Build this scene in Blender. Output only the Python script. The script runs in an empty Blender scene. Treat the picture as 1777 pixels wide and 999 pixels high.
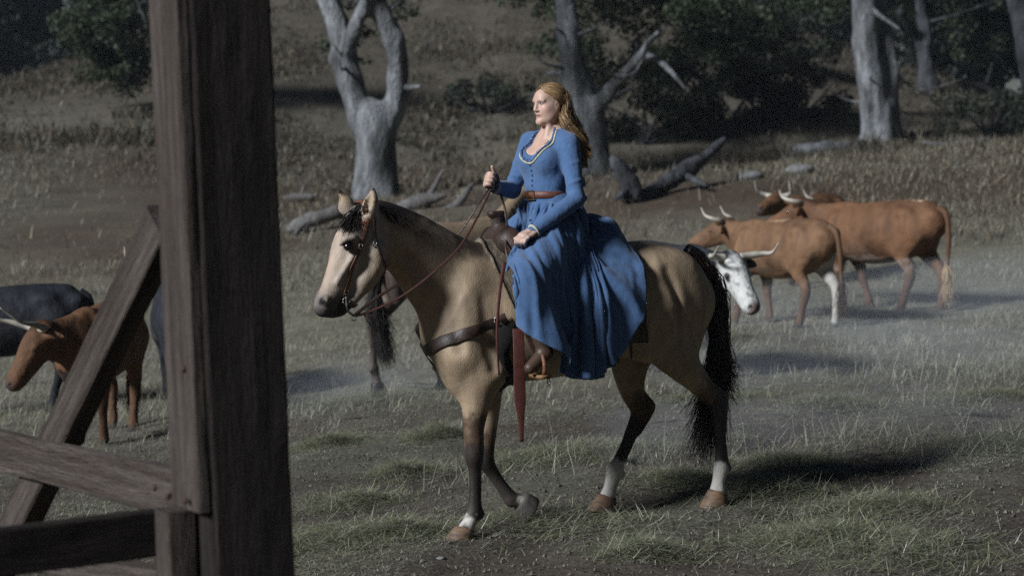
import bpy, math, random
import numpy as np
from mathutils import Matrix, Vector, noise as mnoise

SC = bpy.context.scene
COL = SC.collection
rng = np.random.default_rng(7)
random.seed(7)

# ------------------------------------------------------------------ camera
FPX = 70.0 / 36.0 * 1777.0            # focal length in photograph pixels
CAM_Z = 1.93
PITCH = math.atan((499.5 - 285.0) / FPX)
ROLL = math.radians(1.5)
_F = np.array([0, math.cos(PITCH), -math.sin(PITCH)])
_U0 = np.array([0, math.sin(PITCH), math.cos(PITCH)])
_R0 = np.array([1.0, 0, 0])
CAM_U = math.cos(ROLL) * _U0 + math.sin(ROLL) * _R0
CAM_R = math.cos(ROLL) * _R0 - math.sin(ROLL) * _U0
CAM_F = _F
CAM_P = np.array([0, 0, CAM_Z])
cam_data = bpy.data.cameras.new('camera')
cam = bpy.data.objects.new('camera', cam_data)
COL.objects.link(cam)
SC.camera = cam
cam_data.lens = 70
cam_data.sensor_width = 36
cam_data.clip_start = 0.1
cam_data.clip_end = 2000
cam_data.dof.use_dof = True
cam_data.dof.focus_distance = 10.5
cam_data.dof.aperture_fstop = 2.8
M = Matrix.Identity(4)
for i in range(3):
    M[i][0] = CAM_R[i]; M[i][1] = CAM_U[i]; M[i][2] = -CAM_F[i]; M[i][3] = CAM_P[i]
cam.matrix_world = M

# ------------------------------------------------------------------ light: a low, hard key from the front left, night sky
SUN_ELEV = math.radians(30)
SUN_TO = np.array([0.80, 0.60, 0.0]); SUN_TO /= np.linalg.norm(SUN_TO)    # ground direction the light travels
world = bpy.data.worlds.new('World'); SC.world = world; world.use_nodes = True
wn = world.node_tree.nodes; wl = world.node_tree.links
bg = wn['Background']
sky = wn.new('ShaderNodeTexSky'); sky.sky_type = 'NISHITA'; sky.sun_disc = False
sky.sun_elevation = SUN_ELEV
sky.sun_rotation = math.atan2(-SUN_TO[0], -SUN_TO[1])
sky.air_density = 1.0; sky.dust_density = 0.6; sky.ozone_density = 1.0
wl.new(sky.outputs['Color'], bg.inputs['Color'])
bg.inputs['Strength'].default_value = 0.0115
sun_data = bpy.data.lights.new('sun', 'SUN'); sun_data.energy = 4.6; sun_data.angle = math.radians(11.0)
sun_data.color = (0.90, 0.95, 1.0)
sun = bpy.data.objects.new('sun', sun_data); COL.objects.link(sun)
_d = Vector((SUN_TO[0] * math.cos(SUN_ELEV), SUN_TO[1] * math.cos(SUN_ELEV), -math.sin(SUN_ELEV)))
sun.rotation_euler = _d.to_track_quat('-Z', 'Y').to_euler()
sun.location = (-8, -6, 8)

SC.view_settings.view_transform = 'Standard'
SC.view_settings.look = 'None'
SC.view_settings.exposure = 0.32
SC.view_settings.gamma = 1.0
SC.view_settings.use_curve_mapping = False
SC.render.engine = 'CYCLES'
SC.cycles.use_denoising = False
SC.cycles.max_bounces = 6
SC.cycles.diffuse_bounces = 2
SC.cycles.glossy_bounces = 2
SC.cycles.transparent_max_bounces = 4
SC.cycles.volume_bounces = 0
SC.cycles.sample_clamp_indirect = 2.0
SC.cycles.volume_step_rate = 4.0
SC.cycles.caustics_reflective = False
SC.cycles.caustics_refractive = False
# ------------------------------------------------------------------ measuring helpers
def ray(px, py):
    v = CAM_F + (px - 888.5) / FPX * CAM_R - (py - 499.5) / FPX * CAM_U
    return v

def at(px, py, depth):
    """world point seen at a photograph pixel, at a distance along +Y"""
    v = ray(px, py)
    return CAM_P + v * (depth / v[1])

class Frame:
    """a thing's own axes: X forward, Y left, Z up"""
    def __init__(s, origin, rotz):
        s.o = np.array(origin, float); s.rz = rotz
        s.x = np.array([math.cos(rotz), math.sin(rotz), 0]); s.y = np.array([-math.sin(rotz), math.cos(rotz), 0])
    def loc(s, px, py, yl=0.0):
        """local point at lateral offset yl that is seen at a photograph pixel"""
        v = ray(px, py)
        t = (yl - np.dot(CAM_P - s.o, s.y)) / np.dot(v, s.y)
        return s.to_local(CAM_P + t * v)
    def to_local(s, w):
        r = np.asarray(w) - s.o
        return np.array([np.dot(r, s.x), np.dot(r, s.y), r[2]])
    def to_world(s, l):
        return s.o + l[0] * s.x + l[1] * s.y + np.array([0, 0, l[2]])

# ------------------------------------------------------------------ meshes
def mesh_obj(name, V, F, mat=None, parent=None, smooth=True, col=None, label=None, category=None, group=None, kind=None):
    me = bpy.data.meshes.new(name)
    V = np.asarray(V, np.float32)
    if isinstance(F, np.ndarray) and F.ndim == 2:
        n = F.shape[1]
        me.vertices.add(len(V)); me.vertices.foreach_set('co', V.ravel())
        me.loops.add(F.size); me.loops.foreach_set('vertex_index', F.astype(np.int32).ravel())
        me.polygons.add(len(F))
        me.polygons.foreach_set('loop_start', np.arange(0, F.size, n, dtype=np.int32))
        me.polygons.foreach_set('loop_total', np.full(len(F), n, np.int32))
        me.update(calc_edges=True)
    else:
        me.from_pydata(V.tolist(), [], [list(map(int, f)) for f in F])
    me.polygons.foreach_set('use_smooth', np.full(len(me.polygons), bool(smooth)))
    if col is not None:
        c = np.ones((len(V), 4), np.float32); c[:, :3] = col
        at_ = me.color_attributes.new('Col', 'FLOAT_COLOR', 'POINT')
        at_.data.foreach_set('color', c.ravel())
    if mat is not None:
        me.materials.append(mat)
    me.update()
    return link(name, me, parent, label, category, group, kind)

def link(name, data, parent=None, label=None, category=None, group=None, kind=None):
    o = bpy.data.objects.new(name, data); COL.objects.link(o)
    if parent is not None: o.parent = parent
    tag(o, label, category, group, kind)
    return o

def tag(o, label=None, category=None, group=None, kind=None):
    if label: o['label'] = label
    if category: o['category'] = category
    if group: o['group'] = group
    if kind: o['kind'] = kind

def thing(name, label, category, frame=None, group=None):
    o = link(name, None, None, label, category, group)
    o.empty_display_size = 0.2
    if frame is not None:
        o.location = frame.o; o.rotation_euler = (0, 0, frame.rz)
    return o

class Bag:
    """collects vertices and faces"""
    def __init__(s): s.V = []; s.F = []; s.n = 0; s.C = []
    def add(s, V, F, c=None):
        V = np.asarray(V, float)
        s.V.append(V); s.F += [[i + s.n for i in f] for f in F]; s.n += len(V)
        if c is not None: s.C.append(np.tile(np.asarray(c, float), (len(V), 1)) if np.ndim(c) == 1 else np.asarray(c))
    def tube(s, pts, rad, n=6, cap=True, flat=None, up=None, c=None):
        V, F = tube(pts, rad, n, cap, flat, up); s.add(V, F, c)
    def box(s, c, d, R=None):
        c = np.asarray(c, float); d = np.asarray(d, float) / 2
        v = np.array([[x, y, z] for x in (-1, 1) for y in (-1, 1) for z in (-1, 1)], float) * d
        if R is not None: v = v @ np.asarray(R).T
        s.add(v + c, [(0, 1, 3, 2), (4, 6, 7, 5), (0, 4, 5, 1), (2, 3, 7, 6), (0, 2, 6, 4), (1, 5, 7, 3)])
    def build(s, name, mat, parent=None, smooth=True, **k):
        return mesh_obj(name, np.concatenate(s.V), s.F, mat, parent, smooth, col=(np.concatenate(s.C) if s.C else None), **k)

def frames_along(pts, up=None):
    pts = np.asarray(pts, float)
    T = np.gradient(pts, axis=0); T /= np.linalg.norm(T, axis=1)[:, None] + 1e-9
    u = np.array(up if up is not None else ((0, 0, 1) if abs(T[0][2]) < .9 else (1, 0, 0)), float)
    N = []
    for i in range(len(pts)):
        u = u - np.dot(u, T[i]) * T[i]; u /= np.linalg.norm(u) + 1e-9
        N.append(u.copy())
        if up is not None: u = np.array(up, float)
    N = np.array(N); B = np.cross(T, N)
    return T, N, B

def tube(pts, rad, n=6, cap=True, flat=None, up=None):
    """flat = (half width, half thickness): a strap whose thickness points along up"""
    pts = np.asarray(pts, float); m = len(pts)
    T, N, B = frames_along(pts, up)
    a = np.arange(n) / n * 2 * math.pi
    if flat is None:
        rad = np.broadcast_to(np.asarray(rad, float), (m,))
        V = pts[:, None] + rad[:, None, None] * (np.cos(a)[None, :, None] * N[:, None] + np.sin(a)[None, :, None] * B[:, None])
    else:
        w, t = flat; w = np.broadcast_to(np.asarray(w, float), (m,))
        n = 8
        q = np.array([(1, .6), (.85, 1), (-.85, 1), (-1, .6), (-1, -.6), (-.85, -1), (.85, -1), (1, -.6)])
        V = pts[:, None] + w[:, None, None] * q[None, :, :1] * B[:, None] + t * q[None, :, 1:] * N[:, None]
    V = V.reshape(-1, 3)
    F = [(i * n + j, i * n + (j + 1) % n, (i + 1) * n + (j + 1) % n, (i + 1) * n + j) for i in range(m - 1) for j in range(n)]
    if cap:
        F.append(tuple(range(n - 1, -1, -1))); F.append(tuple((m - 1) * n + j for j in range(n)))
    return V, F

def spline(pts, n=8):
    """Catmull-Rom through rows of any width"""
    P = np.asarray(pts, float)
    if len(P) < 3:
        t = np.linspace(0, 1, n * (len(P) - 1) + 1)[:, None]
        return P[0] * (1 - t) + P[-1] * t
    Q = np.vstack([2 * P[0] - P[1], P, 2 * P[-1] - P[-2]])
    out = []
    for i in range(len(P) - 1):
        p0, p1, p2, p3 = Q[i:i + 4]
        t = (np.arange(n) / n)[:, None]
        out.append(.5 * (2 * p1 + (p2 - p0) * t + (2 * p0 - 5 * p1 + 4 * p2 - p3) * t ** 2 + (3 * p1 - p0 - 3 * p2 + p3) * t ** 3))
    out.append(P[-1:])
    return np.vstack(out)

def revolve(profile, n=16, axis=2, sx=1, sy=1):
    """profile rows (radius, height)"""
    a = np.arange(n) / n * 2 * math.pi
    V = np.array([[r * math.cos(t) * sx, r * math.sin(t) * sy, z] for r, z in profile for t in a])
    m = len(profile)
    F = [(i * n + j, i * n + (j + 1) % n, (i + 1) * n + (j + 1) % n, (i + 1) * n + j) for i in range(m - 1) for j in range(n)]
    F += [tuple(range(n - 1, -1, -1)), tuple((m - 1) * n + j for j in range(n))]
    return V, F

# ------------------------------------------------------------------ smooth solids from a distance field, meshed by surface nets
class Solid:
    def __init__(s, lo, hi, h):
        s.lo = np.array(lo, float); s.h = h
        s.n = np.ceil((np.array(hi, float) - s.lo) / h).astype(int) + 1
        s.D = np.full(s.n, 0.5, np.float32)
        s.ax = [(s.lo[i] + np.arange(s.n[i]) * h).astype(np.float32) for i in range(3)]
    def _box(s, lo, hi):
        a = np.clip(np.floor((np.asarray(lo) - s.lo) / s.h).astype(int), 0, s.n - 1)
        b = np.clip(np.ceil((np.asarray(hi) - s.lo) / s.h).astype(int) + 1, a + 1, s.n)
        return tuple(slice(a[i], b[i]) for i in range(3))
    def _seg(s, sl, a, b, ra, rb, n, sa, sb):
        X = [s.ax[i][sl[i]] - np.float32(a[i]) for i in range(3)]
        x = X[0][:, None, None]; y = X[1][None, :, None]; z = X[2][None, None, :]
        ba = np.asarray(b, float) - np.asarray(a, float); L2 = float(ba @ ba) + 1e-12
        h = np.clip((x * ba[0] + y * ba[1] + z * ba[2]) / L2, 0, 1)
        qx = x - h * ba[0]; qy = y - h * ba[1]; qz = z - h * ba[2]
        d2 = qx * qx + qy * qy + qz * qz
        if n is not None:
            qn = qx * n[0] + qy * n[1] + qz * n[2]
            sc = sa + (sb - sa) * h
            d2 = d2 + qn * qn * (1 / (sc * sc) - 1)
        return np.sqrt(np.maximum(d2, 0)) - (ra + (rb - ra) * h)
    def chain(s, pts, k=0.03, n=(0, 1, 0), sub=4, cut=False):
        """pts rows (x, y, z, r[, squash along n]); a smooth limb blended into the solid over k"""
        P = np.array([list(p) + [1.0] * (5 - len(p)) for p in pts], float)
        if len(P) == 1: P = np.vstack([P, P + np.array([1e-4, 0, 0, 0, 0])])
        Q = spline(P, sub) if sub > 1 and len(P) > 2 else P
        n = np.asarray(n, float); n = n / np.linalg.norm(n)
        use = n if np.any(np.abs(Q[:, 4] - 1) > 1e-3) else None
        big = (Q[:, 3] * np.maximum(1, Q[:, 4]))[:, None]
        mg = k + 2.5 * s.h
        sl = s._box((Q[:, :3] - big).min(0) - mg, (Q[:, :3] + big).max(0) + mg)
        T = np.full([q.stop - q.start for q in sl], 0.5, np.float32)
        for i in range(len(Q) - 1):
            a, b = Q[i], Q[i + 1]
            m = max(big[i, 0], big[i + 1, 0]) + mg
            s2 = s._box(np.minimum(a[:3], b[:3]) - m, np.maximum(a[:3], b[:3]) + m)
            s2 = tuple(slice(max(s2[j].start, sl[j].start), min(s2[j].stop, sl[j].stop)) for j in range(3))
            d = s._seg(s2, a[:3], b[:3], a[3], b[3], use, a[4], b[4])
            t2 = tuple(slice(s2[j].start - sl[j].start, s2[j].stop - sl[j].start) for j in range(3))
            T[t2] = np.minimum(T[t2], d)
        s._blend(sl, T, k, cut)
    def ball(s, c, r, k=0.03, cut=False, R=None):
        """ellipsoid with radii r, optionally rotated by R (columns = axes)"""
        c = np.asarray(c, float); r = np.broadcast_to(np.asarray(r, float), (3,))
        m = r.max() + k + 2.5 * s.h
        sl = s._box(c - m, c + m)
        x = (s.ax[0][sl[0]] - np.float32(c[0]))[:, None, None]; y = (s.ax[1][sl[1]] - np.float32(c[1]))[None, :, None]; z = (s.ax[2][sl[2]] - np.float32(c[2]))[None, None, :]
        if R is not None:
            R = np.asarray(R, float)
            x, y, z = (x * R[0, i] + y * R[1, i] + z * R[2, i] for i in range(3))
        k0 = np.sqrt((x / r[0]) ** 2 + (y / r[1]) ** 2 + (z / r[2]) ** 2)
        k1 = np.sqrt((x / r[0] ** 2) ** 2 + (y / r[1] ** 2) ** 2 + (z / r[2] ** 2) ** 2) + 1e-6
        s._blend(sl, (k0 * (k0 - 1) / k1).astype(np.float32), k, cut)
    def _blend(s, sl, d, k, cut):
        A = s.D[sl]
        if cut:
            d = -d
            h = np.clip(.5 - .5 * (d - A) / k, 0, 1)
            s.D[sl] = A * h + d * (1 - h) + k * h * (1 - h)
        else:
            h = np.clip(.5 + .5 * (d - A) / k, 0, 1)
            s.D[sl] = d * (1 - h) + A * h - k * h * (1 - h)
    def mesh(s, smooth=2):
        D = s.D; S = D < 0
        c = S[:-1, :-1, :-1].astype(np.int8)
        cnt = sum(S[i:S.shape[0] - 1 + i, j:S.shape[1] - 1 + j, k:S.shape[2] - 1 + k].astype(np.int8) for i in (0, 1) for j in (0, 1) for k in (0, 1))
        act = np.argwhere((cnt > 0) & (cnt < 8))
        idx = np.full(cnt.shape, -1, np.int32); idx[tuple(act.T)] = np.arange(len(act))
        P = np.zeros((len(act), 3)); W = np.zeros(len(act))
        cor = [(i, j, k) for i in (0, 1) for j in (0, 1) for k in (0, 1)]
        val = {q: D[act[:, 0] + q[0], act[:, 1] + q[1], act[:, 2] + q[2]].astype(float) for q in cor}
        for q in cor:
            for a in range(3):
                if q[a]: continue
                q2 = tuple(q[i] + (i == a) for i in range(3))
                v0, v1 = val[q], val[q2]; m = (v0 < 0) != (v1 < 0)
                t = np.where(m, v0 / np.where(m, v0 - v1, 1), 0)
                for i in range(3):
                    P[:, i] += np.where(m, q[i] + (t if i == a else 0), 0)
                W += m
        V = s.lo + (act + P / W[:, None]) * s.h
        F = []
        for a in range(3):
            b, c2 = (a + 1) % 3, (a + 2) % 3
            sl0 = [slice(None)] * 3; sl1 = [slice(None)] * 3
            sl0[a] = slice(0, -1); sl1[a] = slice(1, None)
            s0, s1 = S[tuple(sl0)], S[tuple(sl1)]
            e = np.argwhere(s0 != s1)
            e = e[(e[:, b] > 0) & (e[:, c2] > 0) & (e[:, b] < s.n[b] - 1) & (e[:, c2] < s.n[c2] - 1)]
            inside = s0[tuple(e.T)]
            def cell(db, dc):
                q = e.copy(); q[:, b] += db; q[:, c2] += dc
                return idx[tuple(q.T)]
            quad = np.stack([cell(-1, -1), cell(0, -1), cell(0, 0), cell(-1, 0)], 1)
            quad[~inside] = quad[~inside][:, ::-1]
            F.append(quad)
        F = np.vstack(F)
        E = np.vstack([F[:, [0, 1]], F[:, [1, 2]], F[:, [2, 3]], F[:, [3, 0]]])
        deg = np.bincount(E.ravel(), minlength=len(V)).astype(float)[:, None]
        for _ in range(smooth):
            A = np.stack([np.bincount(E[:, 0], V[E[:, 1], i], len(V)) + np.bincount(E[:, 1], V[E[:, 0], i], len(V)) for i in range(3)], 1)
            V = V + .5 * (A / np.maximum(deg, 1) - V)
        return V, F
    def sample(s, P):
        """trilinear distance at points, and its gradient"""
        q = (np.asarray(P) - s.lo) / s.h
        q = np.clip(q, 0, s.n - 1.001)
        i = q.astype(int); f = q - i
        d = 0; g = np.zeros_like(q)
        for a in (0, 1):
            for b in (0, 1):
                for c in (0, 1):
                    v = s.D[i[:, 0] + a, i[:, 1] + b, i[:, 2] + c]
                    wx = f[:, 0] if a else 1 - f[:, 0]; wy = f[:, 1] if b else 1 - f[:, 1]; wz = f[:, 2] if c else 1 - f[:, 2]
                    d = d + v * wx * wy * wz
                    g[:, 0] += v * wy * wz * (1 if a else -1); g[:, 1] += v * wx * wz * (1 if b else -1); g[:, 2] += v * wx * wy * (1 if c else -1)
        g /= np.linalg.norm(g, axis=1)[:, None] + 1e-9
        return d, g

def sstep(x, a, b):
    t = np.clip((np.asarray(x, float) - a) / (b - a), 0, 1)
    return t * t * (3 - 2 * t)

def mixc(a, b, t):
    t = np.asarray(t)[:, None]
    return np.asarray(a) * (1 - t) + np.asarray(b) * t

def vnoise(P, scale, seed=0):
    """smooth value noise in -1..1 at points (n,3) or (n,2)"""
    P = np.asarray(P, float) * scale
    if P.shape[1] == 2: P = np.column_stack([P, np.full(len(P), .37)])
    i = np.floor(P).astype(np.int64); f = P - i; f = f * f * (3 - 2 * f)
    def hsh(x, y, z):
        h = (x * 374761393 + y * 668265263 + z * 2147483647 + seed * 974711) & 0xffffffff
        h = ((h ^ (h >> 13)) * 1274126177) & 0xffffffff
        return ((h ^ (h >> 16)) & 0xffff) / 32767.5 - 1
    r = 0
    for a in (0, 1):
        for b in (0, 1):
            for c in (0, 1):
                w = (f[:, 0] if a else 1 - f[:, 0]) * (f[:, 1] if b else 1 - f[:, 1]) * (f[:, 2] if c else 1 - f[:, 2])
                r = r + w * hsh(i[:, 0] + a, i[:, 1] + b, i[:, 2] + c)
    return r

# ------------------------------------------------------------------ materials
def mat(name, col=(.5, .5, .5), rough=.8, var=.2, scale=12, bump=0.0, bscale=60, attr=False, spec=.3, metal=0, sheen=0, stretch=None, col2=None, detail=5, transl=0, bdist=.01, bump2=0, bscale2=20, bdist2=.01):
    m = bpy.data.materials.new(name); m.use_nodes = True
    N = m.node_tree.nodes; L = m.node_tree.links
    b = N['Principled BSDF']
    b.inputs['Roughness'].default_value = rough
    b.inputs['Specular IOR Level'].default_value = spec
    b.inputs['Metallic'].default_value = metal
    if sheen:
        b.inputs['Sheen Weight'].default_value = sheen
        b.inputs['Sheen Roughness'].default_value = .5
    tc = N.new('ShaderNodeTexCoord'); mp = N.new('ShaderNodeMapping')
    L.new(tc.outputs['Object'], mp.inputs['Vector'])
    if stretch: mp.inputs['Scale'].default_value = stretch
    nz = N.new('ShaderNodeTexNoise'); nz.inputs['Scale'].default_value = scale; nz.inputs['Detail'].default_value = detail
    nz.inputs['Roughness'].default_value = .62
    L.new(mp.outputs['Vector'], nz.inputs['Vector'])
    if attr:
        src = N.new('ShaderNodeAttribute'); src.attribute_name = 'Col'; base = src.outputs['Color']
    else:
        src = N.new('ShaderNodeRGB'); src.outputs[0].default_value = (*col, 1); base = src.outputs[0]
    if col2 is not None:
        mx = N.new('ShaderNodeMix'); mx.data_type = 'RGBA'
        rp = N.new('ShaderNodeValToRGB'); rp.color_ramp.elements[0].position = .38; rp.color_ramp.elements[1].position = .62
        n2 = N.new('ShaderNodeTexNoise'); n2.inputs['Scale'].default_value = scale * .37; n2.inputs['Detail'].default_value = 6
        L.new(mp.outputs['Vector'], n2.inputs['Vector'])
        L.new(n2.outputs['Fac'], rp.inputs['Fac']); L.new(rp.outputs['Color'], mx.inputs['Factor'])
        L.new(base, mx.inputs['A']); mx.inputs['B'].default_value = (*col2, 1); base = mx.outputs['Result']
    if var:
        mr = N.new('ShaderNodeMapRange'); mr.inputs['From Min'].default_value = .25; mr.inputs['From Max'].default_value = .75
        mr.inputs['To Min'].default_value = 1 - var; mr.inputs['To Max'].default_value = 1 + var
        L.new(nz.outputs['Fac'], mr.inputs['Value'])
        vm = N.new('ShaderNodeVectorMath'); vm.operation = 'SCALE'
        L.new(base, vm.inputs[0]); L.new(mr.outputs['Result'], vm.inputs['Scale']); base = vm.outputs['Vector']
    L.new(base, b.inputs['Base Color'])
    if bump:
        nb = N.new('ShaderNodeTexNoise'); nb.inputs['Scale'].default_value = bscale; nb.inputs['Detail'].default_value = 4
        L.new(mp.outputs['Vector'], nb.inputs['Vector'])
        bp = N.new('ShaderNodeBump'); bp.inputs['Strength'].default_value = bump; bp.inputs['Distance'].default_value = bdist
        L.new(nb.outputs['Fac'], bp.inputs['Height']); L.new(bp.outputs['Normal'], b.inputs['Normal'])
        if bump2:
            nc_ = N.new('ShaderNodeTexNoise'); nc_.inputs['Scale'].default_value = bscale2; nc_.inputs['Detail'].default_value = 3
            L.new(tc.outputs['Object'], nc_.inputs['Vector'])
            b2 = N.new('ShaderNodeBump'); b2.inputs['Strength'].default_value = bump2; b2.inputs['Distance'].default_value = bdist2
            L.new(nc_.outputs['Fac'], b2.inputs['Height']); L.new(b2.outputs['Normal'], bp.inputs['Normal'])
    if transl:
        tr = N.new('ShaderNodeBsdfTranslucent'); ms = N.new('ShaderNodeMixShader'); ms.inputs[0].default_value = transl
        L.new(base, tr.inputs['Color']); L.new(b.outputs[0], ms.inputs[1]); L.new(tr.outputs[0], ms.inputs[2])
        L.new(ms.outputs[0], N['Material Output'].inputs['Surface'])
    return m
# ------------------------------------------------------------------ the lie of the land
def ground_z(x, y):
    x = np.asarray(x, float); y = np.asarray(y, float)
    xc = np.clip(x, -9, 14)
    z = np.where(xc < 0, .07 * xc, .022 * xc)
    z = np.where(xc < -4, -.28 + .03 * (xc + 4), z)
    z = z + 1.5 * sstep(y, 24, 43) + .02 * np.clip(x, -2, 12) * sstep(y, 26, 46)
    R = np.interp(x, [-60, -34, -20, -14, -9, 0, 6, 9.5, 13, 20, 34, 60], [3.0, 4.2, 6.4, 8.6, 10.4, 11.5, 10.6, 8.4, 6.2, 3.6, 3.0, 3.4]) - 1.6
    y0 = np.interp(x, [-16, -7, -1, 12, 20], [31, 39, 47, 47, 44])
    t = np.clip((y - y0) / (82 - y0), 0, 1.35)
    g = np.where(t < 1, t ** 1.25, 1 - .9 * (t - 1) ** 2)
    z = z + R * g * np.clip(1 - (y - 100) / 300, 0, 1)
    return z
def gnd(x, y): return float(ground_z(np.array([x]), np.array([y]))[0])

def on_ground(px, py):
    """where the sight line through a photograph pixel meets the land"""
    v = ray(px, py); T = np.geomspace(5, 110, 3000); Q = CAM_P + T[:, None] * v
    i = np.argmax(Q[:, 2] < ground_z(Q[:, 0], Q[:, 1])); return Q[i] if i else at(px, py, 60)

def track(x, y):
    """bare wheel ruts that cross the foreground"""
    u = x - .63 - .54 * (y - 10.2)
    w = .14 * vnoise(np.column_stack([x, y]), .8, 41)
    return np.maximum(np.exp(-((u - .75 + w) / .34) ** 2), np.maximum(np.exp(-((u - 2.1 - w) / .55) ** 2), np.maximum(np.exp(-((u + .55 + w) / .30) ** 2), .8 * np.exp(-((u + 2.3 + w) / .4) ** 2))))

gy = np.concatenate([np.arange(-12, 6.5, 1.2), np.arange(6.5, 15, .055), np.arange(15, 30, .16), np.arange(30, 100, .55), np.geomspace(100, 900, 26)])
gx = np.concatenate([-np.geomspace(700, 30, 16), np.arange(-29, -6, .6), np.arange(-6, 6, .055), np.arange(6, 30, .6), np.geomspace(30, 700, 16)])
GX, GY = np.meshgrid(gx, gy, indexing='ij')
fx, fy = GX.ravel(), GY.ravel()
gz = ground_z(fx, fy)
near = 1 - sstep(fy, 16, 34)
P2 = np.column_stack([fx, fy])
tk = track(fx, fy)
rough_ = .022 * vnoise(P2, 1.3, 5) + .014 * vnoise(P2, 4.0, 6) + .018 * np.abs(vnoise(P2, 8, 7)) + .014 * vnoise(P2, 16, 9)
gz = gz + rough_ * (.35 + .65 * near) - .035 * tk * near + .16 * vnoise(P2, .22, 8) * sstep(fy, 22, 45) + .10 * vnoise(P2, .9, 18) * sstep(fy, 40, 60)
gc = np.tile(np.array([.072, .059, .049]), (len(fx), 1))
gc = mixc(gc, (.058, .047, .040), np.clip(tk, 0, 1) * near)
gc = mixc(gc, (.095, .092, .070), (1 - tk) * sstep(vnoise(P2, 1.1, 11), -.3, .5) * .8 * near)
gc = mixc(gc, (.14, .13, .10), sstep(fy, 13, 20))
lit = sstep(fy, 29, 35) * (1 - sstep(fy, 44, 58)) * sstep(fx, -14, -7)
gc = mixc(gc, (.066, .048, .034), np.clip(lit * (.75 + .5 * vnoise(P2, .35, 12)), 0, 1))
gc = mixc(gc, (.074, .063, .048), sstep(fy, 46, 60))  # hill soil darkened in colour to stand in for light falloff
gc *= (1 + .22 * vnoise(P2, 2.5, 13) + .18 * vnoise(P2, 9, 14))[:, None]
n0, n1 = GX.shape; idx = np.arange(n0 * n1).reshape(n0, n1)
F = np.stack([idx[:-1, :-1], idx[1:, :-1], idx[1:, 1:], idx[:-1, 1:]], -1).reshape(-1, 4)
SOIL = mat('soil', attr=True, rough=.95, var=.45, scale=26, bump=.7, bscale=45, spec=.12, detail=8, bdist=.02)
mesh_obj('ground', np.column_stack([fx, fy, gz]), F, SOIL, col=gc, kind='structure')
_ix = lambda x: np.clip(np.searchsorted(gx, x) - 1, 0, len(gx) - 2)
_gz = gz.reshape(n0, n1)
def surf(x, y):
    i = _ix(x); j = np.clip(np.searchsorted(gy, y) - 1, 0, len(gy) - 2)
    a = (x - gx[i]) / (gx[i + 1] - gx[i]); b = (y - gy[j]) / (gy[j + 1] - gy[j])
    return (_gz[i, j] * (1 - a) + _gz[i + 1, j] * a) * (1 - b) + (_gz[i, j + 1] * (1 - a) + _gz[i + 1, j + 1] * a) * b

# ------------------------------------------------------------------ grass
def blades(P, Hh, W, az, tilt, droop, C):
    """bent tapering blades: base, middle, tip"""
    n = len(P); d = np.stack([np.cos(az), np.sin(az), 0 * az], 1); s = np.stack([-np.sin(az), np.cos(az), 0 * az], 1)
    def pt(t):
        a = tilt + droop * t
        return P + (Hh * t)[:, None] * (np.sin(a)[:, None] * d + np.cos(a)[:, None] * np.array([0, 0, 1.0]))
    m, t = pt(.55), pt(1.0)
    t[:, 2] = np.maximum(t[:, 2], P[:, 2] + .006); m[:, 2] = np.maximum(m[:, 2], P[:, 2] + .008)
    w = (W / 2)[:, None] * s
    V = np.stack([P - w, P + w, m - w * .8, m + w * .8, t], 1).reshape(-1, 3)
    b = np.arange(n)[:, None] * 5
    F = np.concatenate([b + np.array([[0, 1, 3]]), b + np.array([[0, 3, 2]]), b + np.array([[2, 3, 4]])], 0)
    return V, F, np.repeat(C, 5, 0)
GRASS = mat('grass_blade', attr=True, rough=.8, var=0, spec=.2, transl=.25)
gr = np.random.default_rng(21)
def scatter(n, y0, y1, margin=.8, p=1.0):
    y = y0 + (y1 - y0) * gr.random(n) ** p
    x = (gr.random(n) * 2 - 1) * (y * .262 + margin)
    return x, y
def palette(n, cols, w):
    c = np.array(cols)[gr.choice(len(cols), n, p=np.array(w) / sum(w))]
    return c * (1 + .25 * gr.normal(size=n))[:, None].clip(.4, 1.7)
def field(name, n, y0, y1, keep, hh, ww, tilt, droop, cols, wts, label, p=1.0, margin=.8, sink=.01, lean=None):
    x, y = scatter(n, y0, y1, margin, p)
    k = gr.random(n) < keep(x, y); x, y = x[k], y[k]; n = len(x)
    Pn = np.column_stack([x, y, surf(x, y) - sink])
    pt = .75 + .5 * vnoise(np.column_stack([x, y]), .9, 33)
    H = gr.uniform(*hh, n) * pt
    V, F, C = blades(Pn, H, gr.uniform(*ww, n), gr.uniform(0, 6.283, n), gr.uniform(*tilt, n), gr.uniform(*droop, n), palette(n, cols, wts))
    mesh_obj(name, V, F, GRASS, smooth=False, col=C, label=label, category='grass', kind='stuff')
ST = (.34, .325, .25); GN = (.125, .145, .090); OL = (.20, .205, .145); PALE = (.46, .445, .38); DRY = (.22, .195, .155); GREY = (.27, .268, .245); BRN = (.11, .082, .056); DKG = (.04, .048, .03)
pn = lambda x, y, s, k: vnoise(np.column_stack([x, y]), s, k)
def streak(x, y, s1, s2, k):
    """patchiness drawn out along the wheel ruts"""
    u = x * .88 - y * .475; v = x * .475 + y * .88
    return vnoise(np.column_stack([u / s1, v / s2]), 1.0, k)
patch = lambda x, y: streak(x, y, .55, 1.5, 51) + .55 * streak(x, y, .20, .42, 52) + .35 * pn(x, y, 9, 53) - .75 * track(x, y)
YG = (.215, .21, .12); YG2 = (.15, .162, .09)
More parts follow.
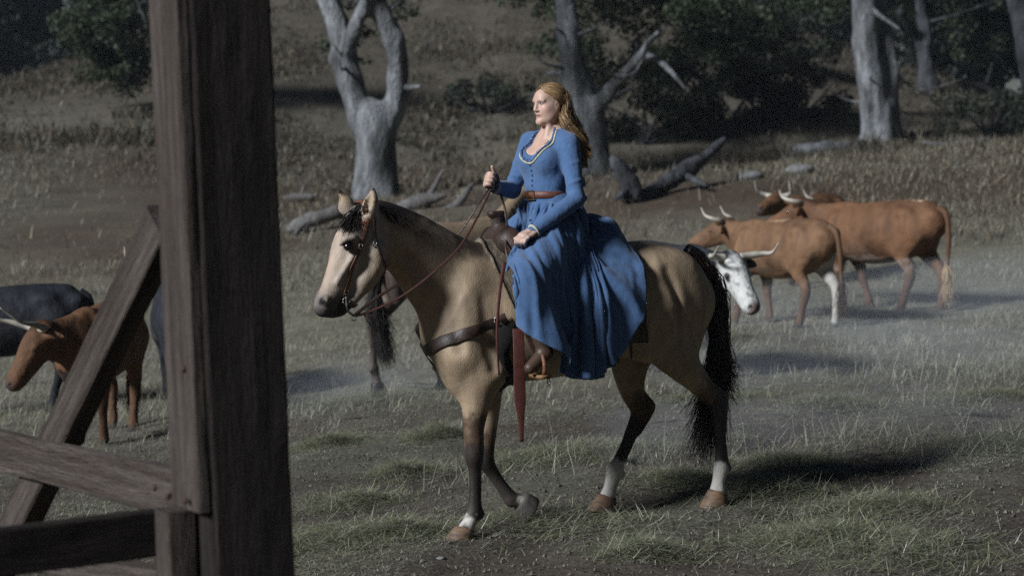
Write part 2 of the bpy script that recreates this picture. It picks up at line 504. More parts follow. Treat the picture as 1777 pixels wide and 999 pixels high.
# trampled hay and clippings on the near ground
field('trampled_hay', 500000, 6.9, 17.5, lambda x, y: np.clip(.07 + .62 * sstep(patch(x, y), -.10, .55), .03, 1), (.025, .10), (.0020, .0044), (1.25, 1.66), (-.05, .3), [ST, GN, OL, PALE, DRY, YG, YG2], [2.0, 2.4, 2.6, .7, 2.6, 1.6, 1.6], 'trampled hay and green clippings strewn on the near ground', p=.9, sink=-.004, margin=1.7)
field('short_grass', 180000, 9.4, 21, lambda x, y: np.clip(1.15 * sstep(streak(x, y, 1.1, 2.0, 54) + .6 * pn(x, y, 2.6, 55) - .8 * track(x, y), .12, .6) * sstep(y, 9.6, 12.5), 0, 1), (.03, .11), (.0018, .0038), (.5, 1.45), (.2, 1.0), [GN, OL, ST, PALE, YG, YG2], [2.6, 2.6, 2, .5, 1.6, 1.6], 'short green grass tufts on the near ground', margin=1.8)
field('dry_grass', 610000, 12.6, 34, lambda x, y: np.clip(sstep(y, 14.2, 19.5) * (.14 + .9 * sstep(pn(x, y, .5, 57) + .7 * pn(x, y, 1.7, 58), -.40, .45)), 0, 1), (.06, .26), (.0022, .0058), (.1, 1.35), (.1, 1.0), [(.34, .315, .235), (.29, .282, .245), (.44, .415, .34), (.24, .21, .155), (.225, .225, .15), GN], [2.4, 3.0, 1.4, 2.4, 1.8, .6], 'tall dry grey grass in the pasture where the cattle walk', p=.85, margin=3.2)
field('dry_weeds', 16000, 12.0, 20, lambda x, y: np.clip(sstep(pn(x, y, .8, 65) + .5 * pn(x, y, 3, 66), .15, .6), 0, 1), (.18, .48), (.002, .0034), (.1, .9), (.2, .9), [ST, PALE, DRY, OL], [2, 1.6, 2, 1.4], 'wispy pale dry weeds standing behind the buckskin horse', p=.9, margin=1.8)
field('far_grass', 120000, 30, 50, lambda x, y: np.clip(.30 + .6 * pn(x, y, .25, 60) + .45 * (x > 5), .04, 1), (.12, .40), (.010, .022), (.1, 1.2), (.1, .8), [(.24, .23, .19), (.18, .15, .105), BRN, (.30, .27, .19)], [2.5, 3, 3, 1], 'brown dry grass under the oaks', p=.8, margin=3)
field('hillside_scrub', 300000, 44, 92, lambda x, y: np.clip(.30 + .9 * pn(x, y, .45, 62) + .4 * pn(x, y, 1.3, 63), .05, 1), (.15, .55), (.025, .06), (.1, 1.3), (.1, .8), [(.125, .102, .073), (.078, .058, .040), (.12, .110, .09), (.03, .036, .023), (.19, .165, .115)], [3.2, 2.6, 2.4, 2.2, .9], 'low dry scrub covering the hillside', p=.9, margin=5, sink=.03)  # palette scaled down, so distance falloff of the light sits in the colours

# loose hay in clumps on the near ground
hc = [on_ground(*p) for p in ((1340, 800), (1690, 775), (1230, 690), (1450, 700), (620, 870), (700, 820), (560, 940), (980, 905), (1120, 960), (1500, 880), (1330, 850), (1560, 960), (900, 800), (1010, 790), (570, 770), (1720, 690), (1640, 640), (760, 760), (640, 700), (1180, 830), (690, 930), (1400, 930))]
n = 62000; ci = gr.integers(0, len(hc), n); cc = np.array(hc)[ci]; sz = gr.uniform(.10, .30, len(hc))[ci]
x = cc[:, 0] + gr.normal(size=n) * sz * 1.2; y = cc[:, 1] + gr.normal(size=n) * sz
hgt = np.exp(-((x - cc[:, 0]) ** 2 + (y - cc[:, 1]) ** 2) / (2 * sz ** 2)) * .085
P_ = np.column_stack([x, y, surf(x, y) + hgt * gr.random(n)])
V, F, C = blades(P_, gr.uniform(.05, .19, n), gr.uniform(.0022, .0046, n), gr.uniform(0, 6.283, n), gr.uniform(1.05, 1.75, n), gr.uniform(-.2, .6, n), palette(n, [GN, OL, ST, PALE, YG, YG2], [1.2, 1.8, 1.8, .6, 3.2, 2.4]))
mesh_obj('loose_hay', V, F, GRASS, smooth=False, col=C, label='loose clumps of cut hay lying on the near ground', category='hay', kind='stuff')
# clods and small stones on the bare ruts
n = 40000; x, y = scatter(n, 7.0, 16.5, 1.7); k = gr.random(n) < np.clip(.75 - .9 * sstep(patch(x, y), -.3, .5), .05, 1); x, y = x[k], y[k]; n = len(x)
oc = np.array([(1, 0, 0), (-1, 0, 0), (0, 1, 0), (0, -1, 0), (0, 0, 1), (0, 0, -.6)], float); of = np.array([(0, 2, 4), (2, 1, 4), (1, 3, 4), (3, 0, 4), (2, 0, 5), (1, 2, 5), (3, 1, 5), (0, 3, 5)])
r = .0025 + .014 * gr.random(n) ** 5
V = (np.column_stack([x, y, surf(x, y) + r * .3])[:, None] + oc[None] * r[:, None, None] * gr.uniform(.6, 1.3, (n, 6, 1))).reshape(-1, 3)
F = (np.arange(n)[:, None, None] * 6 + of[None]).reshape(-1, 3)
mesh_obj('clods', V, F, SOIL, smooth=False, col=np.repeat(np.array([.095, .080, .068]) * gr.uniform(.6, 1.5, (n, 1)), 6, 0), label='small clods of earth scattered on the bare ruts', category='clods', kind='stuff')
# ------------------------------------------------------------------ oaks, fallen limbs, rocks
BARK = mat('oak_bark', (.20, .205, .215), rough=.95, var=.65, scale=3.2, bump=1.0, bscale=11, stretch=(2.0, 2.0, .6), col2=(.065, .066, .066), spec=.1, bdist=.08, detail=8)
BARK_DARK = mat('oak_bark_dark', (.075, .078, .085), rough=.95, var=.5, scale=3.5, bump=1.0, bscale=9, stretch=(2.2, 2.2, .5), col2=(.03, .03, .033), spec=.1, bdist=.08, detail=8)
DEADWOOD = mat('dead_wood', (.125, .122, .12), rough=.9, var=.55, scale=6, bump=.8, bscale=18, stretch=(1, 1, 1), col2=(.10, .09, .085), spec=.1, bdist=.04)
LEAF = mat('oak_leaf', attr=True, rough=.6, var=0, spec=.25, transl=.2)
tr = np.random.default_rng(77)

def limb_mesh(B, pts, rad, n=14, rough=.12, seed=0, flare=None):
    Q = spline(np.column_stack([pts, rad]), 7)
    V, F = tube(Q[:, :3], Q[:, 3], n)
    ax = np.repeat(Q[:, :3], n, 0); out = V - ax; r = np.linalg.norm(out, axis=1)[:, None] + 1e-9
    k = 1 + rough * vnoise(V, 2.6, seed)[:, None] + rough * .6 * vnoise(V, 6.5, seed + 1)[:, None]
    B.add(ax + out * k, F)

def leaves(centres, sizes, n, leaf, flat=.75, cols=((.030, .042, .022), (.045, .060, .030), (.020, .028, .016), (.055, .062, .035))):
    """leaf-sized faces gathered in clumps"""
    centres = np.asarray(centres, float); sizes = np.asarray(sizes, float)
    w = sizes ** 2.2; i = tr.choice(len(centres), n, p=w / w.sum())
    d = tr.normal(size=(n, 3)); d /= np.linalg.norm(d, axis=1)[:, None]
    P = centres[i] + d * (sizes[i] * tr.random(n) ** .45)[:, None] * np.array([1, 1, flat])
    a = tr.normal(size=(n, 3)); a /= np.linalg.norm(a, axis=1)[:, None]
    b = np.cross(a, tr.normal(size=(n, 3))); b /= np.linalg.norm(b, axis=1)[:, None]
    L = (leaf * tr.uniform(.6, 1.4, n))[:, None]
    V = np.stack([P - a * L * .5, P + b * L * .28, P + a * L * .5, P - b * L * .28], 1).reshape(-1, 3)
    F = np.arange(4 * n).reshape(n, 4)
    c = np.array(cols)[tr.integers(0, len(cols), n)] * (1 + .25 * tr.normal(size=n))[:, None].clip(.4, 1.8)
    return V, F, np.repeat(c, 4, 0)

def crown_clumps(c, r, n, size):
    d = tr.normal(size=(n, 3)); d /= np.linalg.norm(d, axis=1)[:, None]
    P = np.asarray(c) + d * (tr.random(n) ** .4)[:, None] * np.asarray(r)
    return P, tr.uniform(.55, 1.25, n) * size

def oak(label, D, trunk, limbs, crowns=(), nleaf=0, leaf=.16, bark=None, twigs=0):
    """trunk rows (px, py, radius m); limbs lists of rows (px, py, depth offset, radius)"""
    base = at(*trunk[0][:2], D)
    base[2] = gnd(base[0], base[1]) - .05
    t = thing('oak_tree', label, 'tree'); t.location = base
    pts = [at(px, py, D) - base for px, py, r in trunk]; rr = [r for *_, r in trunk]
    pts[0] = np.array([pts[0][0], pts[0][1], -.30])
    rows = [[*pts[0], rr[0] * 1.22], [*(pts[0] * .8 + pts[1] * .2), rr[0] * 1.02], *[[*q, r] for q, r in zip(pts[1:], rr[1:])]]
    LM = [[[*(at(px, py, D + dd) - base), r] for px, py, dd, r in L] for L in limbs]
    thick = [L for L in LM if L[0][3] >= .2]
    A = np.array([r[:3] for r in rows + [q for L in thick for q in L]])
    sd = Solid(A.min(0) - .9, A.max(0) + .9, .065)
    sd.chain(rows, k=.1, sub=5)
    for L in thick: sd.chain(L, k=.16, sub=5)
    for k in range(5):                                               # root flare and burls
        an = k * 1.256 + D; o = np.array([math.cos(an), math.sin(an), 0]) * rr[0]
        sd.chain([[*(pts[0] + o * 1.25), .12], [*(pts[0] + o * .75 + np.array([0, 0, .6])), .09]], k=.25)
    for k in range(6 if D == 43 else 0):
        L = thick[k % len(thick)] if thick else rows; q = np.array(L[int(tr.integers(0, len(L) - 1))]); d = tr.normal(size=3); d /= np.linalg.norm(d)
        sd.ball(q[:3] + d * q[3] * .85, q[3] * .45, k=.2)
    V, F = sd.mesh(1)
    V = V + np.stack([.045 * vnoise(V, 2.3, int(D) + q) + .03 * vnoise(V * np.array([1, 1, .35]), 6.5, int(D) + 5 + q) for q in (1, 2, 3)], 1)
    mesh_obj('trunk', V, F, bark or BARK, t)
    ends = []
    for L in LM:
        q = [np.array(r[:3]) for r in L]; thin = L[0][3] < .2
        B = Bag()
        if thin: limb_mesh(B, q, [r[3] for r in L], 12, .14, int(abs(L[0][0]) * 10))
        for k in range(twigs if not thin else 0):
            i = tr.integers(1, len(q)); p0 = q[i] * .6 + q[i - 1] * .4; e = tr.normal(size=3) * np.array([1, .8, .6]) * .9 + np.array([0, 0, .25])
            m1 = p0 + e * .5 + tr.normal(size=3) * .2
            e2 = p0 + e + tr.normal(size=3) * .15; Bt = Bag()
            limb_mesh(Bt, [q[i] * .6 + q[i - 1] * .4, m1, e2], [.05, .028, .008], 6, .15, k); Bt.build('twig', bark or BARK, t)
        if B.V: B.build('limb', bark or BARK, t)
    C, S = [], []
    for (px, py, dd, rx, ry, rz, n, size) in crowns:
        P, s = crown_clumps(at(px, py, D + dd) - base, (rx, ry, rz), n, size); C.append(P); S.append(s)
    if C:
        V, F, c = leaves(np.vstack(C), np.concatenate(S), nleaf, leaf)
        mesh_obj('crown', V, F, LEAF, t, smooth=False, col=c)
    return t

oak('forked grey oak trunk behind the buckskin horse\'s ears', 43, [(652, 345, .48), (653, 290, .43), (651, 240, .42), (649, 210, .42)],
    [[(636, 222, 0, .30), (609, 150, 0, .27), (597, 90, .2, .25), (586, 40, .3, .24), (562, -30, .4, .22), (548, -120, .6, .22)],
     [(662, 222, 0, .30), (686, 172, 0, .25), (691, 110, -.2, .22), (682, 60, -.3, .21), (655, 5, -.4, .2), (640, -90, -.5, .2)],
     [(596, 100, .2, .2), (612, 60, -.3, .16), (632, 10, -.6, .13), (640, -60, -1, .1)],
     [(690, 150, 0, .09), (712, 152, -.3, .06), (730, 150, -.5, .03)]],
    [(600, -190, 0, 3.0, 2.6, 1.1, 50, .5), (605, 60, .9, .8, .5, .9, 14, .2), (700, 40, 1, .5, .5, .6, 7, .2)], 10000, .12, twigs=3)
oak('mottled oak trunk rising behind the rider\'s long hair', 47, [(1030, 306, .48), (1026, 250, .42), (1012, 190, .40), (1000, 150, .40)],
    [[(1000, 155, 0, .34), (993, 100, 0, .28), (985, 45, .3, .26), (975, -40, .5, .2)],
     [(1022, 200, 0, .22), (1052, 165, -.5, .17), (1085, 130, -1, .14), (1100, 112, -1.4, .12), (1140, 60, -2, .07)],
     [(1088, 126, -1, .10), (1110, 98, -1.2, .09), (1140, 104, -1.4, .075), (1165, 125, -1.6, .06), (1190, 155, -1.8, .03)],
     [(1008, 160, 0, .12), (975, 130, .6, .08), (950, 128, 1, .05)]],
    [(1130, 15, 3, 3.8, 2, 1.7, 70, .5), (970, -60, 2, 2.6, 2, .9, 30, .5), (1210, 95, 3.5, 2.2, 1.6, 1.5, 36, .42), (1010, 120, 1.2, .9, .6, .7, 9, .25)], 20000, .13, twigs=4)
oak('twin pale oak trunks standing beyond the red cattle', 50, [(1528, 246, .46), (1527, 215, .44), (1524, 190, .42)],
    [[(1520, 225, 0, .30), (1512, 160, -.1, .34), (1505, 90, -.1, .32), (1500, 20, 0, .34), (1494, -60, .2, .3)],
     [(1538, 225, .1, .28), (1543, 150, .1, .27), (1540, 90, .2, .22), (1530, 40, .3, .2), (1520, -60, .5, .16)],
     [(1512, 15, -.2, .07), (1530, 30, -.4, .055), (1548, 42, -.5, .04), (1562, 52, -.6, .02)]],
    [(1500, -140, 1, 3.6, 3, 1.2, 50, .55), (1440, 0, 3, 1.6, 1.2, .6, 12, .35)], 11000, .14, twigs=3)
oak('dim oak trunk farther back beside the twin trunks', 65, [(1612, 150, .30), (1606, 110, .27), (1602, 70, .30)],
    [[(1602, 75, 0, .26), (1598, 20, 0, .22), (1592, -60, 0, .2)], [(1603, 70, 0, .18), (1580, 50, -.5, .14), (1560, 20, -1, .1)]],
    [(1640, -60, 0, 5, 3, 2.2, 60, .7), (1660, 75, 1, 1.6, 1.2, .8, 12, .4)], 14000, .16, BARK_DARK, twigs=4)
oak('leaning dark oak trunk at the edge of the wood', 57, [(1800, 190, .38), (1788, 130, .30), (1776, 60, .28), (1762, -10, .26)],
    [[(1764, 0, 0, .24), (1756, -50, 0, .2), (1750, -120, 0, .16)]], [(1770, -190, 0, 4, 3, 1.8, 50, .7)], 9000, .16, BARK_DARK)
oak('leafy green oak half hidden behind the timber post', 54, [(300, 190, .34), (296, 150, .30), (288, 110, .28)],
    [[(288, 115, 0, .22), (262, 60, -.4, .14), (248, 20, -.6, .10), (232, -30, -.8, .06)], [(288, 110, 0, .22), (320, 40, 0, .18), (340, -40, .3, .14)],
     [(262, 70, -.6, .07), (255, 40, -1.6, .05), (243, 14, -1.8, .04), (236, -4, -1.9, .02)]],
    [(195, 55, -.6, 1.35, 1.3, 1.15, 60, .42), (150, 30, 0, .9, .9, .9, 24, .36), (200, 120, -.5, .9, .8, .55, 22, .32), (260, -60, 0, 2.6, 2, 1.2, 40, .5), (370, -10, .5, 1.5, 1.4, .9, 20, .45)], 26000, .12, twigs=4)

def bush(label, px, py, D, rx, ry, rz, n, size, nl, leaf, group='dark bushes on the slope'):
    c = on_ground(px, py + 42); g = gnd(c[0], c[1]); t = thing('bush', label, 'bush', group=group); t.location = (c[0], c[1], g)
    P, s = crown_clumps((0, 0, rz * .8), (rx, ry, rz), n, size)
    V, F, cc = leaves(P, s, nl, leaf, cols=((.026, .034, .022), (.034, .040, .026), (.018, .022, .015), (.045, .042, .03)))
    mesh_obj('foliage', V, F, LEAF, t, smooth=False, col=cc)
    B = Bag()
    for k in range(7):
        e = np.array([tr.normal() * rx * .6, tr.normal() * ry * .5, rz * tr.uniform(.7, 1.4)])
        limb_mesh(B, [np.array([0, 0, -.1]), e * .5 + tr.normal(size=3) * .12, e], [.05, .035, .012], 6, .1, k)
    B.build('stem', BARK_DARK, t)
bush('broad dark bush at the foot of the slope beyond the rider\'s shoulder', 1120, 205, 54, 2.0, 1.4, 1.0, 30, .5, 6000, .13)
bush('tall dark bush midway between the rider and the twin trunks', 1260, 175, 55, 2.2, 1.4, 1.5, 36, .5, 8000, .13)
bush('green bush just beside the twin oak trunks', 1375, 170, 56, 1.7, 1.2, 1.3, 28, .45, 6500, .12)
bush('high bush on the shaded slope above the others', 1320, 80, 64, 2.4, 1.6, 1.5, 34, .55, 7000, .15)
bush('low brushwood heap at the edge of the dark wood', 1720, 195, 46, 1.8, 1.2, .7, 24, .4, 5000, .11)
bush('low dark scrub clump on the hillside behind the rider\'s face', 850, 150, 60, 1.5, 1.0, .5, 18, .32, 2600, .11)

# dark trees added along the ridge to block the bright sky from view
far_trees = [(-27, 86, 6.5), (-21.5, 88, 6.0), (-30, 96, 5.5), (-24, 92, 5.0), (-17.5, 95, 5.8), (-11, 97, 4.6), (-4, 98, 4.5), (4, 97, 5), (10, 92, 5.5), (15, 86, 6), (19.5, 80, 6.2), (25, 84, 6.5), (31, 88, 6), (13, 98, 7), (22, 97, 7.5), (-38, 98, 6), (17, 71, 5.0), (22.5, 68, 5.5)]
names = ['at the hill\'s shoulder over the black cow', 'on the skyline beside the leafy oak', 'at the far end of the ridge', 'on the ridge over the black cow', 'on the ridge above the timber post', 'on the ridge next to the forked oak', 'on the hilltop behind the forked oak', 'on the hilltop behind the rider', 'where the ridge starts to drop', 'at the head of the dark gully', 'over the gully behind the twin trunks', 'in the gully behind the leaning oak', 'at the far edge of the gully', 'deep behind the shaded slope', 'deep behind the twin trunks', 'beyond the end of the ridge', 'low in the gully near the dim oak', 'low in the gully near the leaning oak']
for (x, y, h), nm in zip(far_trees, names):
    z = gnd(x, y); t = thing('dark_tree', 'added dark round tree ' + nm, 'tree', group='dark trees added to block the sky'); t.location = (x, y, z)
    P, s = crown_clumps((0, 0, h * .55), (h * .62, h * .5, h * .48), 46, h * .19)
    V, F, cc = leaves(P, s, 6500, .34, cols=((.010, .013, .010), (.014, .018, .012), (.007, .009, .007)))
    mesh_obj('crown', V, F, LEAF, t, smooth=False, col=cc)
    B = Bag(); limb_mesh(B, [(0, 0, -.3), (.1, 0, h * .3), (.2, .1, h * .7)], [h * .07, h * .05, h * .02], 8, .1, int(x)); B.build('trunk', BARK_DARK, t)

def log(label, rows, D, name='fallen_log', m=None, branches=()):
    i = int(np.argmax([r[1] for r in rows])); D = on_ground(rows[i][0], rows[i][1] + 3)[1] - rows[i][2]
    q = [at(px, py, D + dd) for px, py, dd, r in rows]
    c = np.mean(q, 0); t = thing(name, label, 'log'); t.location = c
    B = Bag(); limb_mesh(B, [p - c for p in q], [r for *_, r in rows], 16, .42 if name == 'broken_stump' else .26, int(rows[0][0])); B.build('wood', m or DEADWOOD, t)
    for br in branches:
        B = Bag(); limb_mesh(B, [at(px, py, D + dd) - c for px, py, dd, r in br], [r for *_, r in br], 8, .16, int(br[0][0])); B.build('branch', m or DEADWOOD, t)
log('pale dead branch with an upright fork lying behind the horse\'s mane', [(690, 362, 0, .10), (722, 352, 0, .12), (752, 345, 0, .10), (775, 338, 0, .05)], 35, 'fallen_branch', branches=[[(738, 348, 0, .07), (752, 328, .1, .06), (764, 304, .2, .045), (771, 294, .2, .02)], [(770, 368, -.2, .08), (795, 352, -.2, .08), (812, 330, -.1, .06), (822, 318, 0, .03)]])
log('grey log lying in the grass beside the horse\'s ears', [(500, 400, 0, .10), (530, 385, 0, .13), (565, 374, 0, .14), (600, 362, .2, .12), (640, 352, .4, .10)], 33, branches=[[(535, 386, 0, .06), (520, 398, -.3, .05), (505, 412, -.5, .02)]])
log('short stub of wood right next to the timber post', [(492, 345, 0, .07), (515, 343, 0, .09), (545, 342, 0, .07)], 37, 'fallen_branch', branches=[[(522, 342, 0, .05), (526, 328, 0, .03), (530, 318, 0, .015)]])
log('hollow broken stump leaning behind the rider\'s elbow', [(1060, 272, 0, .04), (1070, 285, 0, .14), (1084, 308, 0, .20), (1094, 330, 0, .22), (1098, 346, 0, .20)], 41, 'broken_stump', m=BARK_DARK, branches=[[(1082, 300, 0, .10), (1096, 292, .1, .07), (1104, 300, .1, .03)], [(1090, 330, -.1, .09), (1078, 338, -.3, .07), (1068, 346, -.4, .03)]])
log('long fallen trunk sloping up the bank beyond the rider', [(1110, 340, 0, .10), (1150, 322, .4, .14), (1185, 300, .8, .17), (1220, 274, 1.2, .12), (1258, 242, 1.8, .07)], 43, m=BARK_DARK, branches=[[(1185, 302, .8, .09), (1205, 312, .4, .07), (1225, 322, 0, .04)]])
log('grey log at the foot of the twin oak trunks', [(1375, 262, 0, .12), (1415, 262, 0, .20), (1460, 258, 0, .20), (1500, 250, .2, .13)], 46, m=BARK)
log('bare crooked branch on the bank by the leaning oak', [(1660, 140, 0, .05), (1700, 148, 0, .08), (1735, 170, 0, .09), (1752, 190, 0, .10), (1790, 205, 0, .1)], 45, 'fallen_branch', branches=[[(1712, 145, 0, .06), (1718, 125, 0, .05), (1722, 108, 0, .03)], [(1748, 200, -.4, .06), (1765, 205, -.5, .07), (1790, 208, -.5, .06)]])
log('thin branch on the ground beyond the standing cattle', [(1600, 248, 0, .04), (1640, 252, 0, .07), (1690, 246, 0, .06), (1720, 240, 0, .03)], 44, 'fallen_branch')
ROCK = mat('pale_rock', (.14, .138, .136), rough=.9, var=.35, scale=8, bump=.7, bscale=14, bdist=.05)
for label, px, py, D, r in (('pale rock in the grass behind the white faced cow', 1302, 312, 38, .20), ('rounded pale rock in the grass beyond the two red cattle', 1390, 302, 38, .22), ('small stone on the dirt near the horse\'s front hoof', 766, 968, 9.5, .018)):
    c = on_ground(px, py); c[2] = float(surf(np.array([c[0]]), np.array([c[1]]))[0])
    V, F = revolve([(math.sin(a) * r, -math.cos(a) * r * .6) for a in np.linspace(.1, 3.04, 9)], 14)
    V = V * (1 + .22 * vnoise(V / r, 1.6, 3) + .1 * vnoise(V / r, 4, 4))[:, None] * np.array([1.3, 1, 1])
    o = mesh_obj('rock', V, F, ROCK, label=label, category='rock'); o.location = c + np.array([0, 0, r * .25])
# ------------------------------------------------------------------ strands of hair
def hair(P, r0, r1, bend=None):
    """P (strands, points, 3) -> thin three-sided strands"""
    P = np.asarray(P, float); S, m, _ = P.shape
    T = np.gradient(P, axis=1); T /= np.linalg.norm(T, axis=2, keepdims=True) + 1e-9
    ref = np.where(np.abs(T[..., 2:3]) > .9, np.array([1.0, 0, 0]), np.array([0, 0, 1.0]))
    N = np.cross(T, ref); N /= np.linalg.norm(N, axis=2, keepdims=True) + 1e-9
    B = np.cross(T, N)
    r = np.linspace(0, 1, m)[None, :, None] ** 1.5
    rad = r0 * (1 - r) + r1 * r
    V = np.stack([P + rad * (math.cos(a) * N + math.sin(a) * B) for a in (0, 2.094, 4.189)], 2)
    base = (np.arange(S)[:, None] * m + np.arange(m - 1)[None])[..., None] * 3
    j = np.arange(3)
    F = np.stack([base + j, base + (j + 1) % 3, base + 3 + (j + 1) % 3, base + 3 + j], -1).reshape(-1, 4)
    return V.reshape(-1, 3), F

def paint(V, C, pts, r, col, soft=.03, seed=1, nz=.015):
    """colour the skin within r of a polyline"""
    Q = spline(pts, 6) if len(pts) > 2 else np.array(pts, float)
    if len(Q) == 1: Q = np.vstack([Q, Q + 1e-4])
    best = np.full(len(V), 1e9)
    for a, b in zip(Q[:-1], Q[1:]):
        ba = b - a; h = np.clip(((V - a) @ ba) / (ba @ ba + 1e-12), 0, 1)
        best = np.minimum(best, np.linalg.norm(V - a - h[:, None] * ba, axis=1))
    best = best + nz * vnoise(V, 25, seed) + nz * .6 * vnoise(V, 70, seed + 3)
    t = 1 - sstep(best, r - soft, r + soft)
    C[:] = mixc(C, np.asarray(col, float), t)

COAT = mat('horse_coat', attr=True, rough=.55, var=.16, scale=26, bump=.7, bscale=200, spec=.32, stretch=(1, 1, .35), bdist=.004, bump2=.2, bscale2=9, bdist2=.02)
HAIR_DARK = mat('horse_hair_dark', (.016, .012, .011), rough=.5, var=.4, scale=8, spec=.35)
HOOF = mat('hoof_horn', (.20, .12, .07), rough=.6, var=.3, scale=30, bump=.3, bscale=40, stretch=(1, 1, 4), col2=(.10, .07, .05))
EYE = mat('animal_eye', (.006, .004, .004), rough=.08, var=0, spec=.6)

HF = Frame((.31, 10.73, 0), math.pi + math.radians(25))
HH = Frame(HF.to_world(HF.loc(650, 390, .13)), math.pi + math.radians(37))      # the head turns a little to the camera
def hp(px, py, y=0.0, *r): return [*HF.loc(px, py, y), *r]
def hq(px, py, y=0.0, *r): return [*HF.to_local(HH.to_world(HH.loc(px, py, y))), *r]
_hy = HF.to_local(HF.o + HH.y)                      # head's left in horse axes

hs = Solid((-1.05, -.42, -.06), (1.60, .42, 1.93), .008)
# trunk
hs.chain([hp(792, 572, 0, .20, .72), hp(838, 548, 0, .325, .66), hp(890, 548, 0, .352, .77), hp(975, 540, 0, .345, .88), hp(1060, 522, 0, .318, .92),
          hp(1128, 512, 0, .285, .95), hp(1178, 522, 0, .20, 1.05)], k=.02, sub=10)
hs.chain([hp(790, 447, 0, .075, .7), hp(835, 446, 0, .065, .7), hp(905, 452, 0, .06, .8)], k=.08)
# neck
hs.chain([hp(825, 530, 0, .27, .62), hp(768, 480, .02, .222, .55), hp(716, 432, .07, .172, .53), hp(672, 405, .12, .14, .56)], k=.07, sub=8)
hs.chain([hp(800, 440, 0, .05), hp(745, 408, .03, .05), hp(700, 382, .08, .045), hp(662, 366, .125, .045)], k=.06)
# shoulder and breast
for s in (1, -1):
    hs.chain([hp(812, 480, .10 * s, .08), hp(808, 540, .13 * s, .10), hp(802, 610, .14 * s, .11)], k=.10)
    hs.chain([hp(800, 610, .13 * s, .10), hp(845, 640, .15 * s, .115)], k=.06)
    hs.chain([hp(788, 600, .08 * s, .12), hp(798, 645, .09 * s, .105), hp(812, 672, .10 * s, .085)], k=.05)
    hs.chain([hp(1128, 470, .13 * s, .12), hp(1175, 475, .12 * s, .115), hp(1196, 520, .12 * s, .10), hp(1196, 575, .125 * s, .085), hp(1192, 612, .13 * s, .06)], k=.07)
    hs.chain([hp(1110, 560, .16 * s, .13), hp(1120, 598, .16 * s, .10)], k=.06)
# legs: rows of (px, py, r, squash)
def limb(rows, y0, y1, k=.04):
    n = len(rows)
    pts = [hp(a, b, y0 + (y1 - y0) * i / (n - 1), r, q) for i, (a, b, r, q) in enumerate(rows)]
    hs.chain(pts, k=k); return [p[:3] for p in pts]
near_fore = limb([(838, 640, .115, .9), (831, 672, .095, .9), (825, 710, .071, .9), (822, 745, .056, .9), (823, 772, .052, 1.0), (823, 792, .050, 1.0), (824, 812, .037, .85), (825, 845, .033, .8), (824, 872, .036, .85),
                  (823, 889, .043, .9), (815, 905, .037, 1.0), (806, 921, .044, 1.05)], .14, .12)
far_fore = limb([(842, 640, .11, .9), (846, 690, .078, .9), (845, 735, .060, .9), (842, 775, .051, 1.0), (842, 797, .049, 1.0), (852, 815, .038, .85), (868, 839, .034, .8), (881, 857, .038, .85),
                 (888, 866, .043, .9), (899, 866, .036, 1.0), (908, 871, .042, 1.05)], -.14, -.12)
near_hind = limb([(1140, 530, .19, .75), (1152, 585, .148, .75), (1178, 625, .105, .75), (1205, 655, .076, .8), (1230, 683, .056, .85), (1243, 703, .049, .85), (1247, 728, .041, .8), (1250, 760, .034, .85), (1252, 790, .036, .85),
                  (1252, 810, .045, .9), (1247, 834, .036, 1.0), (1245, 853, .045, 1.05)], .15, .13)
far_hind = limb([(1110, 545, .18, .75), (1096, 600, .14, .75), (1093, 645, .098, .75), (1098, 680, .070, .8), (1108, 704, .056, .85), (1108, 722, .048, .85), (1098, 745, .041, .8), (1086, 775, .035, .85), (1074, 800, .037, .85),
                 (1067, 817, .046, .9), (1059, 845, .037, 1.0), (1054, 862, .045, 1.05)], -.15, -.13)
hs.chain([hp(1236, 672, .14, .022), hp(1254, 686, .135, .024), hp(1256, 700, .13, .024), hp(1254, 740, .13, .018)], k=.03)
hs.chain([hp(1118, 688, -.14, .022), hp(1130, 702, -.14, .024), hp(1126, 716, -.14, .024), hp(1108, 748, -.14, .018)], k=.03)
for a, b, y in ((834, 892, .12), (1262, 812, .13), (1079, 822, -.13)):
    hs.ball(hp(a, b, y), .02, k=.03)
# grooves between the muscles
for s in (1, -1):
    hs.chain([hp(842, 520, .245 * s, .012), hp(850, 580, .270 * s, .014), hp(858, 640, .265 * s, .012)], k=.05, cut=True)
    hs.chain([hp(782, 520, .185 * s, .010), hp(788, 570, .215 * s, .012), hp(798, 606, .245 * s, .008)], k=.06, cut=True)
    hs.chain([hp(1160, 470, .275 * s, .010), hp(1176, 530, .265 * s, .012), hp(1180, 590, .245 * s, .010)], k=.05, cut=True)
    hs.chain([hp(1096, 560, .315 * s, .012), hp(1118, 590, .285 * s, .012), hp(1140, 612, .255 * s, .010)], k=.05, cut=True)
    hs.chain([hp(700, 440, (.165 if s > 0 else -.03), .010), hp(735, 480, (.145 if s > 0 else -.10), .012), hp(765, 530, (.155 if s > 0 else -.14), .010)], k=.05, cut=True)
